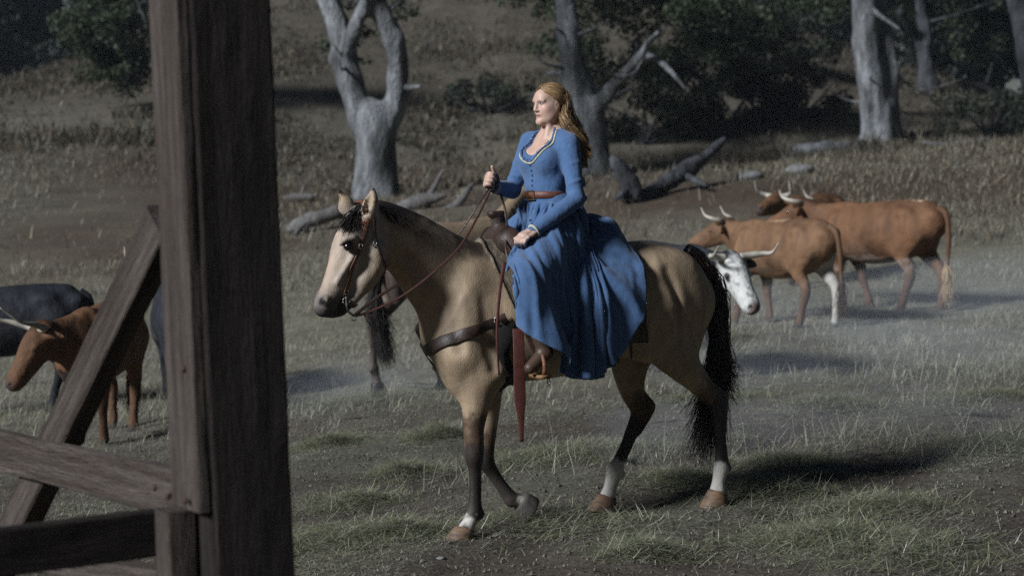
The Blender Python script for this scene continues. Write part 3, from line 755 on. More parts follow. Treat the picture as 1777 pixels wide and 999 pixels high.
# head
hs.chain([hq(640, 383, 0, .098, .86), hq(615, 424, 0, .112, .84), hq(597, 465, 0, .090, .76), hq(581, 500, 0, .073, .76), hq(566, 527, 0, .060, .86)], k=.05, n=_hy)
hs.chain([hq(566, 520, 0, .045, 1.1), hq(560, 535, 0, .040, 1.1)], k=.03, n=_hy)
hs.ball(hq(589, 539, 0), .030, k=.03)
hs.ball(hq(577, 541, 0), .030, k=.03)
for s in (1, -1):
    hs.chain([hq(648, 440, .055 * s, .068), hq(646, 462, .055 * s, .066), hq(630, 487, .05 * s, .052)], k=.035)
    hs.chain([hq(636, 490, .04 * s, .040), hq(612, 518, .03 * s, .032), hq(598, 532, .02 * s, .028)], k=.03)
    hs.chain([hq(613, 413, .085 * s, .020), hq(600, 416, .078 * s, .018), hq(591, 424, .066 * s, .012)], k=.025)
    hs.chain([hq(612, 446, .085 * s, .010), hq(596, 472, .066 * s, .008), hq(585, 490, .055 * s, .006)], k=.03)
    hs.ball(hq(603, 428, .094 * s), .017, k=.012, cut=True)
    hs.ball(hq(565, 521, .050 * s), .022, k=.02)
    hs.ball(hq(558, 524, .066 * s), (.016, .016, .022), k=.010, cut=True)
    hs.chain([hq(566, 543, .05 * s, .006), hq(582, 537, .055 * s, .006), hq(600, 526, .06 * s, .006)], k=.014, cut=True)
    # ears: a leaf-shaped cup
    e0, e1, e2 = (hq(639, 376, .062), hq(645, 348, .075), hq(649, 327, .070)) if s > 0 else (hq(604, 364, -.058), hq(596, 348, -.075), hq(588, 332, -.068))
    hs.chain([[*e0, .036, .9], [*(.55 * np.array(e0) + .45 * np.array(e1)), .047, .8], [*e1, .038, .7], [*e2, .008, .7]], k=.02, n=_hy)
    fw = (np.array(hq(600, 400, .05 * s)) - np.array(e0)); fw[2] = 0; fw /= np.linalg.norm(fw); fw = fw + .5 * s * _hy; fw /= np.linalg.norm(fw)
    c0, c1, c2 = (np.array(e) + fw * .026 for e in (e0, e1, e2))
    hs.chain([[*(c0 * .7 + c1 * .3), .016], [*c1, .018], [*(c1 * .4 + c2 * .6), .012]], k=.010, cut=True)
hV, hFc = hs.mesh(2)
hC = np.tile(np.array([.30, .22, .145]), (len(hV), 1))
hC *= (1 + .10 * vnoise(hV, 6, 2) + .06 * vnoise(hV * np.array([1, 1, .3]), 60, 4))[:, None]
BLK = (.020, .015, .013); DKB = (.075, .045, .028); WHT = (.46, .43, .39); GRY = (.35, .285, .23)
# darker underside of the quarters and topline, pale face
paint(hV, hC, [hp(1130, 418, 0), hp(1190, 430, 0)], .06, (.26, .18, .10), .05)
paint(hV, hC, [hq(625, 400, 0), hq(596, 452, 0), hq(575, 500, 0)], .145, GRY, .035)
paint(hV, hC, [hq(598, 420, 0), hq(572, 480, 0), hq(562, 505, 0)], .055, (.38, .285, .215), .03)
paint(hV, hC, [hq(612, 428, .10), hq(600, 428, .10)], .035, (.07, .055, .045), .02)
paint(hV, hC, [hq(566, 530, 0), hq(580, 540, 0), hq(560, 545, 0)], .085, (.075, .065, .062), .035)
paint(hV, hC, [hq(566, 545, 0), hq(592, 541, 0)], .055, (.022, .019, .02), .02)
paint(hV, hC, [hq(558, 524, .05)], .020, (.012, .01, .01), .008)
paint(hV, hC, [hp(655, 357, .13), hp(700, 376, .08), hp(740, 398, .035), hp(800, 432, 0)], .075, BLK, .025)
paint(hV, hC, [hp(770, 428, .02), hp(800, 440, .04), hp(835, 435, .03)], .085, (.05, .036, .026), .05, nz=.03)
for e in ((639, 376, .062), (645, 348, .075)): paint(hV, hC, [hq(*e)], .03, (.30, .23, .16), .01)
paint(hV, hC, [hq(649, 326, .072)], .022, BLK, .008); paint(hV, hC, [hq(588, 331, -.07)], .018, BLK, .008)
def leg_paint(L, i0, i1, iw, wr=.075):
    paint(hV, hC, L[i0:], .10, DKB, .045, nz=.03)
    paint(hV, hC, L[i1:], .085, BLK, .03, nz=.02)
    if iw is not None: paint(hV, hC, L[iw:], wr, WHT, .015, nz=.02)
leg_paint(near_fore, 3, 5, 10, .045); leg_paint(far_fore, 3, 4, 9, .042)
leg_paint(near_hind, 4, 5, 10, .062); leg_paint(far_hind, 4, 6, 9, .062)
paint(hV, hC, [hp(1248, 812, .13), hp(1246, 840, .13)], .05, WHT, .01); paint(hV, hC, [hp(1070, 812, -.13), hp(1056, 850, -.13)], .055, WHT, .012)

# dust, sweat and dapples in the coat
hC *= (1 + .07 * vnoise(hV, 11, 31) * sstep(hV[:, 2], .6, .9) + .16 * vnoise(hV * np.array([1, 1, .25]), 40, 32))[:, None]
hC = mixc(hC, (.17, .145, .12), .14 * sstep(vnoise(hV, 9, 33), .1, .8) * (1 - sstep(hV[:, 2], .15, .7)))
horse = thing('horse', 'buckskin horse with black legs walking under the rider in the blue dress', 'horse', HF)
mesh_obj('body', hV, hFc, COAT, horse, col=hC)
# hooves
def hoof(top, bot, name='hoof', label=None, m=HOOF):
    t = np.array(top); b = np.array(bot); ax = b - t; L = np.linalg.norm(ax); ax /= L
    fwd = np.array([1.0, 0, 0]); fwd = fwd - ax * (fwd @ ax); fwd /= np.linalg.norm(fwd); lat = np.cross(ax, fwd)
    prof = [(.042, -.012), (.052, -.004), (.055, .01), (.062, L * .5), (.070, L * .92), (.069, L), (.055, L - .003), (.02, L - .012)]
    V, F = revolve(prof, 20)
    W = np.array([t + ax * v[2] + fwd * (v[0] * 1.08 + (v[2] * .28 if v[0] > 0 else v[2] * .08)) + lat * v[1] * .95 for v in V])
    return mesh_obj(name, W, F, m, horse, label=label)
hoof(hp(806, 918, .12), hp(800, 943, .12))
hoof(hp(905, 869, -.12), hp(921, 882, -.12), m=mat('hoof_grey', (.06, .052, .046), rough=.7, var=.3, scale=30, bump=.3, bscale=50))
hoof(hp(1245, 852, .13), hp(1243, 881, .13)); hoof(hp(1053, 862, -.13), hp(1047, 890, -.13))
for s, nm in ((1, 'eye'), (-1, 'eye')):
    V, F = revolve([(.023 * math.sin(a), -.023 * math.cos(a)) for a in np.linspace(.15, 3.0, 9)], 14)
    mesh_obj(nm, V + np.array(hq(604, 428, .088 * s)), F, EYE, horse)
# mane on the crest, forelock, tail
def strands(n, f): return np.array([f(i) for i in range(n)])
r_ = np.random.default_rng(3)
crest = spline([hp(650, 354, .135), hp(690, 369, .09), hp(740, 394, .035), hp(785, 420, .01), hp(815, 432, 0)], 20)
def mane_strand(i):
    t = r_.random(); c = crest[int(t * (len(crest) - 1))]
    near = r_.random() < .42 + .25 * (t > .6); s = 1 if near else -1
    L = r_.uniform(.07, .15) * (1.15 if s < 0 else .8)
    out = np.array([r_.normal(-.25, .2), s * r_.uniform(.5, 1.0), .55 + r_.normal(0, .2)])
    p0 = c + np.array([0, s * r_.uniform(.0, .02), -.01])
    u = np.linspace(0, 1, 6)[:, None]
    return p0 + out * L * .55 * u + np.array([-.25, s * .25, -1]) * L * 1.0 * u ** 2
V, F = hair(strands(3600, mane_strand), .0030, .0008)
mesh_obj('mane', V, F, HAIR_DARK, horse)
def forelock_strand(i):
    p0 = np.array(hq(632 + r_.normal(0, 5), 358 + r_.normal(0, 3), r_.normal(0, .025)))
    e = np.array(hq(608 + r_.normal(2, 11), 398 + r_.normal(0, 8), r_.normal(.03, .038)))
    mid = (p0 + e) / 2 + np.array(_hy) * r_.normal(0, .008) + np.array([.022, 0, .012])
    u = np.linspace(0, 1, 7)[:, None]
    return p0 * (1 - u) ** 2 + 2 * mid * u * (1 - u) + e * u ** 2
V, F = hair(strands(700, forelock_strand), .0028, .0007)
mesh_obj('forelock', V, F, HAIR_DARK, horse)
dock = spline([hp(1192, 433, 0), hp(1216, 446, 0), hp(1233, 480, 0), hp(1243, 540, 0)], 10)
def tail_strand(i):
    p0 = dock[int(r_.random() ** .8 * (len(dock) - 1))] + r_.normal(0, .012, 3)
    long_ = r_.random()
    end = np.array(hp(1232 + r_.normal(0, 17) - 12 * long_, 640 + 165 * long_ + r_.normal(0, 12), r_.normal(0, .07)))
    if r_.random() < .10: end = np.array(hp(1276 + r_.normal(0, 8), 655 + r_.normal(0, 25), r_.normal(0, .05)))
    m1 = np.array(hp(1243 + r_.normal(0, 7), 530 + r_.normal(0, 15), r_.normal(0, .035)))
    m2 = np.array(hp(1251 + r_.normal(0, 9), 620 + r_.normal(0, 18), r_.normal(0, .05)))
    return spline([p0, m1, m2 * .75 + end * .25, end], 4)
V, F = hair(strands(1500, tail_strand), .0034, .0009)
mesh_obj('tail', V, F, mat('horse_tail_hair', (.014, .009, .008), rough=.45, var=.4, scale=5, spec=.4, col2=(.045, .018, .014)), horse)
mesh_obj('dock', *tube(dock, np.linspace(.035, .022, len(dock)), 10), HAIR_DARK, horse)
# ------------------------------------------------------------------ saddle, pad, bridle, breast collar
DARK_LEATHER = mat('dark_leather', (.030, .018, .014), rough=.48, var=.35, scale=25, bump=.3, bscale=120, spec=.4, col2=(.055, .032, .022))
RED_LEATHER = mat('red_brown_leather', (.075, .022, .017), rough=.55, var=.3, scale=30, bump=.25, bscale=150, spec=.35)
BROWN_LEATHER = mat('brown_leather', (.13, .050, .026), rough=.5, var=.35, scale=40, bump=.25, bscale=150, spec=.4)
STEEL = mat('old_steel', (.25, .24, .22), rough=.4, metal=1, var=.3, scale=60)
FLEECE = mat('pad_felt', (.11, .085, .06), rough=.95, var=.6, scale=55, bump=.9, bscale=140, col2=(.20, .165, .12), stretch=(2.2, 1, .6), bdist=.02)

def drape(P, off, S=None, it=6):
    """lay points on the horse's skin, off metres above it"""
    S = S or hs; P = np.array(P, float)
    for _ in range(it):
        d, g = S.sample(P); P = P - g * (d - off)[:, None] * .9
    return P, S.sample(P)[1]

def strap(pts, w, off=.008, t=.003, n=8, lay=True, up=None):
    Q = spline(pts, n)
    if lay:
        Q, N = drape(Q, off)
        for _ in range(2): Q[1:-1] = (Q[:-2] + 2 * Q[1:-1] + Q[2:]) / 4
    else:
        N = np.tile(np.array(up if up is not None else (0, 1, 0), float), (len(Q), 1))
    T = np.gradient(Q, axis=0); T /= np.linalg.norm(T, axis=1)[:, None]
    N = N - T * (N * T).sum(1)[:, None]; N /= np.linalg.norm(N, axis=1)[:, None] + 1e-9
    B = np.cross(T, N); m = len(Q)
    w = np.interp(np.linspace(0, 1, m), np.linspace(0, 1, len(np.atleast_1d(w))), np.atleast_1d(w)) if np.ndim(w) else np.full(m, w)
    q = [(1, .4), (.88, 1), (-.88, 1), (-1, .4), (-1, -.4), (-.88, -1), (.88, -1), (1, -.4)]
    V = np.stack([Q + (w / 2)[:, None] * a * B + t * b * N for a, b in q], 1).reshape(-1, 3)
    F = [(i * 8 + j, i * 8 + (j + 1) % 8, (i + 1) * 8 + (j + 1) % 8, (i + 1) * 8 + j) for i in range(m - 1) for j in range(8)]
    F += [tuple(range(7, -1, -1)), tuple((m - 1) * 8 + j for j in range(8))]
    return V, F

def shell(x0, x1, reach, off, thick, nu=30, nv=60, edge=None):
    """a blanket over the horse's back between two x lines; reach = (left z, right z) of its lower edges"""
    U = np.linspace(0, 1, nu); A = np.linspace(-1, 1, nv)
    pts = []; nor = []
    for u in U:
        for a in A:
            s = 1 if a > 0 else -1
            ang = a * 1.9
            zl = reach
            x = x0(a) * (1 - u) + x1(a) * u
            pts.append((x, math.sin(ang) * .42, 1.05 + math.cos(ang) * .45))
    P = np.array(pts)
    cen = np.column_stack([P[:, 0], 0 * P[:, 0], np.full(len(P), 1.12)])
    lo = np.zeros(len(P)); hi = np.ones(len(P))
    for _ in range(14):
        mid = (lo + hi) / 2; Q = cen + (P - cen) * mid[:, None] * 1.15
        d, _g = hs.sample(Q); hi = np.where(d > off, mid, hi); lo = np.where(d > off, lo, mid)
    Q = cen + (P - cen) * hi[:, None] * 1.15
    g = hs.sample(Q)[1]
    top = Q + g * thick
    n = nu * nv
    F = []
    for i in range(nu - 1):
        for j in range(nv - 1):
            a, b, c, d = i * nv + j, i * nv + j + 1, (i + 1) * nv + j + 1, (i + 1) * nv + j
            F.append((a + n, b + n, c + n, d + n)); F.append((d, c, b, a))
    rim = [i * nv for i in range(nu)] + [(nu - 1) * nv + j for j in range(1, nv)] + [i * nv + nv - 1 for i in range(nu - 2, -1, -1)] + [j for j in range(nv - 2, 0, -1)]
    for a, b in zip(rim, rim[1:] + rim[:1]): F.append((a, b, b + n, a + n))
    return np.vstack([Q, top]), F

# pad: the front edge slants back down the shoulder
xf = HF.loc(836, 430, .05)[0]; xb = HF.loc(1078, 420, .05)[0]
V, F = shell(lambda a: xf - .16 * abs(a) ** 1.5, lambda a: xb, None, .004, .022)
V = V + .005 * vnoise(V, 60, 3)[:, None] * hs.sample(V)[1]
pad = mesh_obj('saddle_pad', V, F, FLEECE, None, label='fuzzy grey brown saddle pad under the dark saddle', category='saddle pad')
pad.location = HF.o; pad.rotation_euler = (0, 0, HF.rz)

saddle = thing('saddle', 'dark leather stock saddle with a tall horn on the buckskin horse', 'saddle', HF)
xs0 = HF.loc(872, 440, .05)[0]; xs1 = HF.loc(1066, 420, .05)[0]
V, F = shell(lambda a: xs0 - .05 * abs(a), lambda a: xs1 + .02 * abs(a), None, .028, .008, 26, 50)
mesh_obj('saddle_skirt', V, F, DARK_LEATHER, saddle)
ss = Solid((-.45, -.30, 1.30), (.52, .30, 1.80), .008)
F0 = np.array(hp(872, 418, 0)); H1 = np.array(hp(866, 392, 0)); H2 = np.array(hp(863, 376, 0))
ss.chain([[*(F0 + np.array([-.02, -.18, -.10])), .045], [*(F0 + np.array([0, -.12, .0])), .06], [*(F0 + np.array([.01, 0, .025])), .062], [*(F0 + np.array([0, .12, .0])), .06], [*(F0 + np.array([-.02, .18, -.10])), .045]], k=.03)
for s in (1, -1): ss.ball(F0 + np.array([.02, .11 * s, .0]), (.065, .06, .07), k=.03)
ss.chain([[*F0, .05], [*H1, .036], [*H2, .030]], k=.04)
ss.chain([[*(H2 + np.array([.025, 0, .020])), .034, .9], [*(H2 + np.array([-.012, 0, .016])), .030, .9]], k=.012, n=(0, 0, 1))
ss.ball(H2 + np.array([.012, 0, .062]), (.09, .09, .032), k=.006, cut=True)
S0 = np.array(hp(940, 430, 0)); S1 = np.array(hp(1010, 428, 0)); S2 = np.array(hp(1040, 395, 0))
ss.chain([[*F0, .05, 2.6], [*(S0 + np.array([0, 0, .01])), .045, 3.4], [*S1, .05, 3.6], [*(S2 + np.array([0, 0, -.02])), .035, 4.2]], k=.03)
V, F = ss.mesh(2)
mesh_obj('seat', V, F, DARK_LEATHER, saddle)
# horn wrap and cap rim
mesh_obj('horn_wrap', *tube(spline([[*(H1 * (1 - t) + H2 * t)] for t in np.linspace(.1, .85, 10)], 2), [.040 + .0022 * math.sin(i * 2.2) for i in range(19)], 14), mat('horn_mulehide', (.055, .042, .034), rough=.8, var=.4, scale=60, bump=.5, bscale=120), saddle)
# stirrup leathers (fenders) and stirrups
for s in (1, -1):
    def q(px, py, y): v = np.array(HF.loc(px, py, y)); v[1] *= s; return v
    fn = [q(925, 470, .34), q(926, 540, .375), q(934, 600, .385), q(940, 628, .385)]
    V, F = strap([*fn], [.16, .17, .10, .05], lay=False, t=.004, up=(0, s, .2)); mesh_obj('fender', V, F, DARK_LEATHER, saddle)
    c = q(936, 640, .40)
    loop = [c + np.array([0, .064 * math.cos(t) * s, .075 * math.sin(t) + .015]) for t in np.linspace(-.6, math.pi + .6, 15)]
    st = mesh_obj('stirrup', *tube(loop, .012, 8), BROWN_LEATHER, saddle)
    B = Bag(); B.box(c + np.array([0, 0, -.035]), (.07, .135, .018)); B.build('tread', mat('stirrup_rawhide', (.20, .11, .05), rough=.6, var=.3, scale=40), st)
    V, F = tube([c + np.array([-.03, .045 * s + .014 * math.cos(t), -.065 + .020 * math.sin(t)]) for t in np.linspace(0, 6.28, 13)], .0035, 6); mesh_obj('stirrup_ring', V, F, STEEL, st)
# girth, rear cinch, hanging latigos
gir = [hp(884, 560, .30), hp(884, 610, .30), hp(886, 650, .20), hp(886, 668, .0), [*np.array(hp(886, 650, .20)) * np.array([1, -1, 1])], [*np.array(hp(884, 560, .30)) * np.array([1, -1, 1])]]
V, F = strap(gir, .085, .012, .006, 8); mesh_obj('girth', V, F, mat('girth_cord', (.018, .015, .014), rough=.9, var=.3, scale=60, bump=.6, bscale=120, stretch=(6, 1, 1)), saddle)
rc = [hp(1075, 520, .30), hp(1072, 580, .30), hp(1066, 620, .18), hp(1062, 632, 0), [*np.array(hp(1066, 620, .18)) * np.array([1, -1, 1])], [*np.array(hp(1075, 520, .30)) * np.array([1, -1, 1])]]
V, F = strap(rc, .06, .010, .004, 8); mesh_obj('rear_cinch', V, F, DARK_LEATHER, saddle)
V, F = strap([hp(899, 570, .325), hp(901, 620, .345), hp(902, 680, .335), hp(904, 722, .33), hp(905, 766, .33)], [.058, .060, .062, .060, .030, .022], lay=False, t=.002, up=(.2, 1, 0)); mesh_obj('latigo_strap', V, F, RED_LEATHER, saddle)
V, F = strap([hp(876, 455, .27), hp(868, 500, .31), hp(863, 560, .325), hp(863, 600, .33), hp(866, 650, .31)], [.020, .018, .014, .012, .010], lay=False, t=.002, up=(.2, 1, 0)); mesh_obj('saddle_string', V, F, RED_LEATHER, saddle)
V, F = strap([hp(1090, 545, .33), hp(1094, 590, .335), hp(1096, 622, .33)], [.03, .022, .012], lay=False, t=.003, up=(0, 1, 0)); mesh_obj('flank_strap', V, F, DARK_LEATHER, saddle)
V, F = shell(lambda a: HF.loc(1045, 470, .2)[0], lambda a: HF.loc(1082, 470, .2)[0] - .09 * abs(a) ** 2, None, .030, .012, 12, 50); mesh_obj('rear_jockey', V, F, DARK_LEATHER, saddle)

# breast collar
collar = thing('breast_collar', 'dark leather breast strap across the chest of the buckskin horse', 'breast collar', HF)
mir = lambda p: [p[0], -p[1], p[2]]
half = [hp(868, 558, .27), hp(835, 570, .26), hp(800, 582, .22), hp(772, 595, .15), hp(753, 604, .06)]
V, F = strap(half + [mir(p) for p in half[::-1]], [.050, .058, .062, .062, .060, .062, .062, .058, .05], .010, .004, 8); mesh_obj('chest_strap', V, F, DARK_LEATHER, collar)
V, F = strap([hp(754, 608, .0), hp(764, 640, .0), hp(782, 672, .0), hp(820, 690, 0), hp(870, 680, 0)], .030, .010, .003, 8); mesh_obj('tie_down', V, F, DARK_LEATHER, collar)
c, _n = drape([hp(868, 556, .27)], .018); c = c[0]
mesh_obj('ring', *tube([c + np.array([.026 * math.cos(t), 0, .026 * math.sin(t)]) for t in np.linspace(0, 6.28, 17)], .004, 6), STEEL, collar)
V, F = strap([hp(868, 556, .27), hp(874, 552, .28), hp(880, 549, .29)], .04, .030, .004, 6); mesh_obj('dee_strap', V, F, DARK_LEATHER, collar)

# bridle with reins
bridle = thing('bridle', 'brown leather bridle with long reins on the buckskin horse', 'bridle', HF)
def both(rows, w, name, m=BROWN_LEATHER, off=.006, t=.0025):
    for s in (1, -1):
        V, F = strap([hq(a, b, y * s) for a, b, y in rows], w, off, t, 8); mesh_obj(name, V, F, m, bridle)
both([(638, 368, .06), (636, 400, .10), (630, 430, .12), (618, 470, .11), (606, 505, .085), (601, 522, .07)], .024, 'cheek_strap')
V, F = strap([hq(638, 368, .06), hq(634, 352, .03), hq(628, 350, 0), hq(622, 354, -.03), hq(618, 366, -.06)], .026, .012, .003, 8); mesh_obj('crown_strap', V, F, BROWN_LEATHER, bridle)
both([(642, 368, .065), (652, 400, .10), (655, 430, .11), (660, 455, .10), (662, 472, .04)], .016, 'throat_latch', DARK_LEATHER)
V, F = strap([hq(637, 388, .10), hq(622, 384, .075), hq(605, 384, 0), hq(600, 384, -.075), hq(610, 386, -.10)], .020, .007, .0025, 8); mesh_obj('brow_band', V, F, BROWN_LEATHER, bridle)
for a, b, y in ((629, 428, .115), (650, 425, .105), (606, 507, .083)):
    c, g = drape([hq(a, b, y)], .010); c = c[0]
    B = Bag()
    for t in np.linspace(0, 6.28, 5)[:4]:
        p0 = c + np.array([.013 * math.cos(t + .78), 0, .017 * math.sin(t + .78)]); p1 = c + np.array([.013 * math.cos(t + 2.35), 0, .017 * math.sin(t + 2.35)])
        B.tube([p0, p1], .003, 5)
    B.build('buckle', STEEL, bridle)
BIT = []
for s in (1, -1):
    a0 = np.array(hq(601, 522, .060 * s)); a1 = np.array(hq(603, 538, .062 * s)); a2 = np.array(hq(614, 548, .062 * s))
    B = Bag(); B.tube(spline([a0 + np.array([0, 0, .02]), a0, a1, a2], 4), .006, 6)
    B.tube([a0 + np.array([.018 * math.cos(t), 0, .018 * math.sin(t)]) for t in np.linspace(0, 6.28, 13)], .0035, 6)
    B.tube([a2 + np.array([.014 * math.cos(t), 0, .014 * math.sin(t) - .01]) for t in np.linspace(0, 6.28, 13)], .003, 6)
    B.build('bit_shank', STEEL, bridle); BIT.append(a2)
mesh_obj('bit_bar', *tube([hq(601, 526, .06), hq(598, 527, 0), hq(601, 526, -.06)], .006, 8), STEEL, bridle)
V, F = strap([hq(606, 528, .06), hq(616, 528, .03), hq(619, 530, 0), hq(612, 528, -.03), hq(604, 528, -.06)], .018, .008, .003, 6); mesh_obj('curb_strap', V, F, BROWN_LEATHER, bridle)
# ------------------------------------------------------------------ rider
RF = Frame(HF.to_world(HF.loc(956, 400, 0)), math.pi + math.radians(44))
RH = Frame(HF.to_world(HF.loc(951, 178, 0)), math.pi + math.radians(36))
def rp(px, py, y=0.0, *r): return [*RF.loc(px, py, y), *r]
def rh(f, l, u):
    return RF.to_local(RH.to_world((f, l, u)))
def h2r(p): return RF.to_local(HF.to_world(p))
_rhy = RF.to_local(RF.o + RH.y)
def dist(a, b): return float(np.linalg.norm(np.array(a[:3]) - np.array(b[:3])))
sh_n, el_n, wr_n = rp(988, 252, .150), rp(1000, 346, .245), rp(930, 399, .190)
sh_f, el_f, wr_f = rp(920, 246, -.150), rp(889, 330, -.20), rp(858, 324, -.10)
hip_n, knee_n, ank_n = h2r(HF.loc(968, 398, .10)), h2r(HF.loc(910, 492, .37)), h2r(HF.loc(946, 612, .41))
hip_f, knee_f, ank_f = (h2r([*np.array(HF.to_local(RF.to_world(p))) * np.array([1, -1, 1])]) for p in (hip_n, knee_n, ank_n))
toe_n = h2r(HF.loc(920, 638, .42)); toe_f = h2r(np.array(HF.loc(920, 638, .42)) * np.array([1, -1, 1]))

def figure(S, g=0.0, skin=True):
    """the body; g grows it outward for the cloth that follows it"""
    k = .04
    S.chain([rp(962, 388, 0, .125 + g, 1.35), rp(952, 362, 0, .112 + g, 1.38), rp(945, 337, 0, .083 + g, 1.32), rp(948, 310, 0, .095 + g, 1.28), rp(953, 280, 0, .105 + g, 1.28),
             rp(958, 258, 0, .093 + g, 1.42), rp(959, 243, 0, .067 + g, 1.75)], k=.02, sub=6)
    S.chain([rp(*[945, 247], -.120, .048 + g), rp(962, 238, 0, .053 + g), rp(982, 249, .120, .048 + g)], k=.04)
    for s, a, b in ((1, 940, 281), (-1, 914, 279)):
        S.ball(np.array(rp(934, 279, 0)) * np.array([0, 0, 1]) + np.array([.085, .062 * s, 0]) + np.array([rp(953, 280, 0)[0], 0, 0]), (.058 + g, .062 + g, .062 + g), k=.05)
    for sh, el, wr in ((sh_n, el_n, wr_n), (sh_f, el_f, wr_f)):
        S.chain([[*sh, .047 + g], [*(.5 * np.array(sh) + .5 * np.array(el)), .039 + g], [*el, .034 + g]], k=.03)
        S.chain([[*el, .034 + g], [*(.7 * np.array(el) + .3 * np.array(wr)), .036 + g], [*wr, .026 + g]], k=.02)
    if skin:
        for h, kn, an, to in ((hip_n, knee_n, ank_n, toe_n), (hip_f, knee_f, ank_f, toe_f)):
            S.chain([[*h, .105], [*(.5 * np.array(h) + .5 * np.array(kn)), .088], [*kn, .062]], k=.03)
            S.chain([[*kn, .06], [*(.65 * np.array(kn) + .35 * np.array(an)), .058], [*an, .038]], k=.02)
            S.chain([[*an, .04], [*to, .032]], k=.02)

bs = Solid((-.42, -.62, -1.02), (.62, .62, .88), .0045)
figure(bs)
# neck and head, in head axes (forward, left, up)
bs.chain([rp(961, 246, 0, .062), rp(959, 230, 0, .050), [*rh(-.022, 0, -.07), .049], [*rh(-.02, 0, -.02), .05]], k=.035)
for s in (1, -1):
    bs.chain([[*rh(.0, .035 * s, -.06), .012], rp(946, 246, .018 * s, .014)], k=.02)      # neck sinews
    bs.chain([rp(940, 250, .02 * s, .012), rp(950, 246, .07 * s, .010)], k=.02)              # collar bones
HR = np.column_stack([RF.to_local(RF.o + RH.x), _rhy, (0, 0, 1)])
bs.ball(rh(-.018, 0, .036), (.094, .076, .084), k=.02, R=HR)
bs.ball(rh(.022, 0, -.03), (.066, .060, .086), k=.03, R=HR)
bs.ball(rh(.050, 0, .040), (.040, .052, .045), k=.03, R=HR)
for s in (1, -1):
    bs.ball(rh(.004, .046 * s, -.032), (.050, .026, .050), k=.03, R=HR)
    bs.chain([[*rh(-.012, .054 * s, -.045), .014], [*rh(.018, .043 * s, -.076), .014], [*rh(.060, .013 * s, -.101), .014]], k=.03)
    bs.ball(rh(.048, .040 * s, -.022), (.026, .020, .022), k=.02, R=HR)
    bs.chain([[*rh(.074, .048 * s, .022), .006], [*rh(.082, .028 * s, .027), .007], [*rh(.085, .010 * s, .022), .006]], k=.02)
    bs.ball(rh(.094, .031 * s, .006), (.014, .018, .010), k=.012, R=HR, cut=True)
    bs.ball(rh(.070, .031 * s, .005), .0125, k=.004)
    bs.ball(rh(.090, .012 * s, -.037), (.010, .008, .007), k=.006, R=HR)
    bs.ball(rh(-.012, .076 * s, -.008), (.016, .007, .028), k=.008, R=HR)
    bs.ball(rh(-.006, .084 * s, -.004), (.008, .005, .014), k=.006, R=HR, cut=True)
bs.chain([[*rh(.082, 0, .022), .008], [*rh(.093, 0, -.003), .009], [*rh(.100, 0, -.028), .0095]], k=.012)
bs.ball(rh(.100, 0, -.030), .010, k=.008)
bs.chain([[*rh(.074, -.020, -.064), .004], [*rh(.083, -.007, -.059), .006], [*rh(.084, 0, -.060), .005], [*rh(.083, .007, -.059), .006], [*rh(.074, .020, -.064), .004]], k=.009)
bs.chain([[*rh(.074, -.016, -.070), .004], [*rh(.081, 0, -.073), .0072], [*rh(.074, .016, -.070), .004]], k=.009)
bs.chain([[*rh(.083, -.020, -.0655), .0022], [*rh(.094, 0, -.0655), .0028], [*rh(.083, .020, -.0655), .0022]], k=.004, cut=True)
bs.ball(rh(.066, 0, -.098), (.015, .017, .014), k=.02, R=HR)

def hand(S, wrist, fwd, across, palm, curl, thumb_out, thumb_curl=.4):
    """palm plus five fingers; fwd along the hand, across towards the index side, palm = inner normal"""
    w = np.array(wrist); f, a, p = (np.array(v) / np.linalg.norm(v) for v in (fwd, across, palm))
    for t in (-.024, -.008, .009, .024):
        S.chain([[*(w + a * t * .45), .021], [*(w + f * .045 + a * t), .0145], [*(w + f * .083 + a * t), .0125]], k=.012)
    for t, L, c in ((.030, .070, curl * .95), (.010, .078, curl), (-.010, .073, curl * 1.05), (-.028, .058, curl * 1.12)):
        pt = w + f * .084 + a * t; ang = c * .55; pts = [[*pt, .0118]]
        for seg, rad in ((.46, .0108), (.30, .0098), (.24, .0086)):
            d = f * math.cos(ang) + p * math.sin(ang); pt = pt + d * L * seg; pts.append([*pt, rad]); ang += c * .75
        S.chain(pts, k=.004, sub=3)
    b = w + f * .022 + a * .022 + p * .008
    d1 = f * .55 + a * thumb_out + p * .35; d1 /= np.linalg.norm(d1)
    d2 = f * (.8 + .2 * thumb_curl) + a * (thumb_out - .5 * thumb_curl) + p * .3 * thumb_curl; d2 /= np.linalg.norm(d2)
    S.chain([[*b, .016], [*(b + d1 * .035), .0125], [*(b + d1 * .035 + d2 * .030), .0112], [*(b + d1 * .035 + d2 * .055), .009]], k=.008, sub=3)

dn = np.array(rp(909, 414, .185)) - np.array(wr_n); dn /= np.linalg.norm(dn)
acn = np.array(rp(900, 400, .02)) - np.array(rp(925, 420, .15)); acn -= dn * (acn @ dn)
pn = np.cross(dn, acn); pn = pn if pn[2] < 0 else -pn
hand(bs, wr_n, dn + np.array([0, 0, .10]), acn, pn, .85, .5)
df = np.array(rp(846, 315, -.085)) - np.array(wr_f); df /= np.linalg.norm(df)
acf = np.array([0, 0, 1.0]) - df * df[2]
pf = np.cross(df, acf); pf = pf if pf[1] > 0 else -pf
hand(bs, wr_f, df, acf, pf, 1.45, .55, .0)
bV, bF = bs.mesh(1)
bC = np.tile(np.array([.46, .305, .24]), (len(bV), 1)) * (1 + .07 * vnoise(bV, 30, 5) + .05 * vnoise(bV, 110, 6))[:, None]
bC = mixc(bC, (.44, .25, .19), .5 * sstep(vnoise(bV, 45, 7), 0, .7))
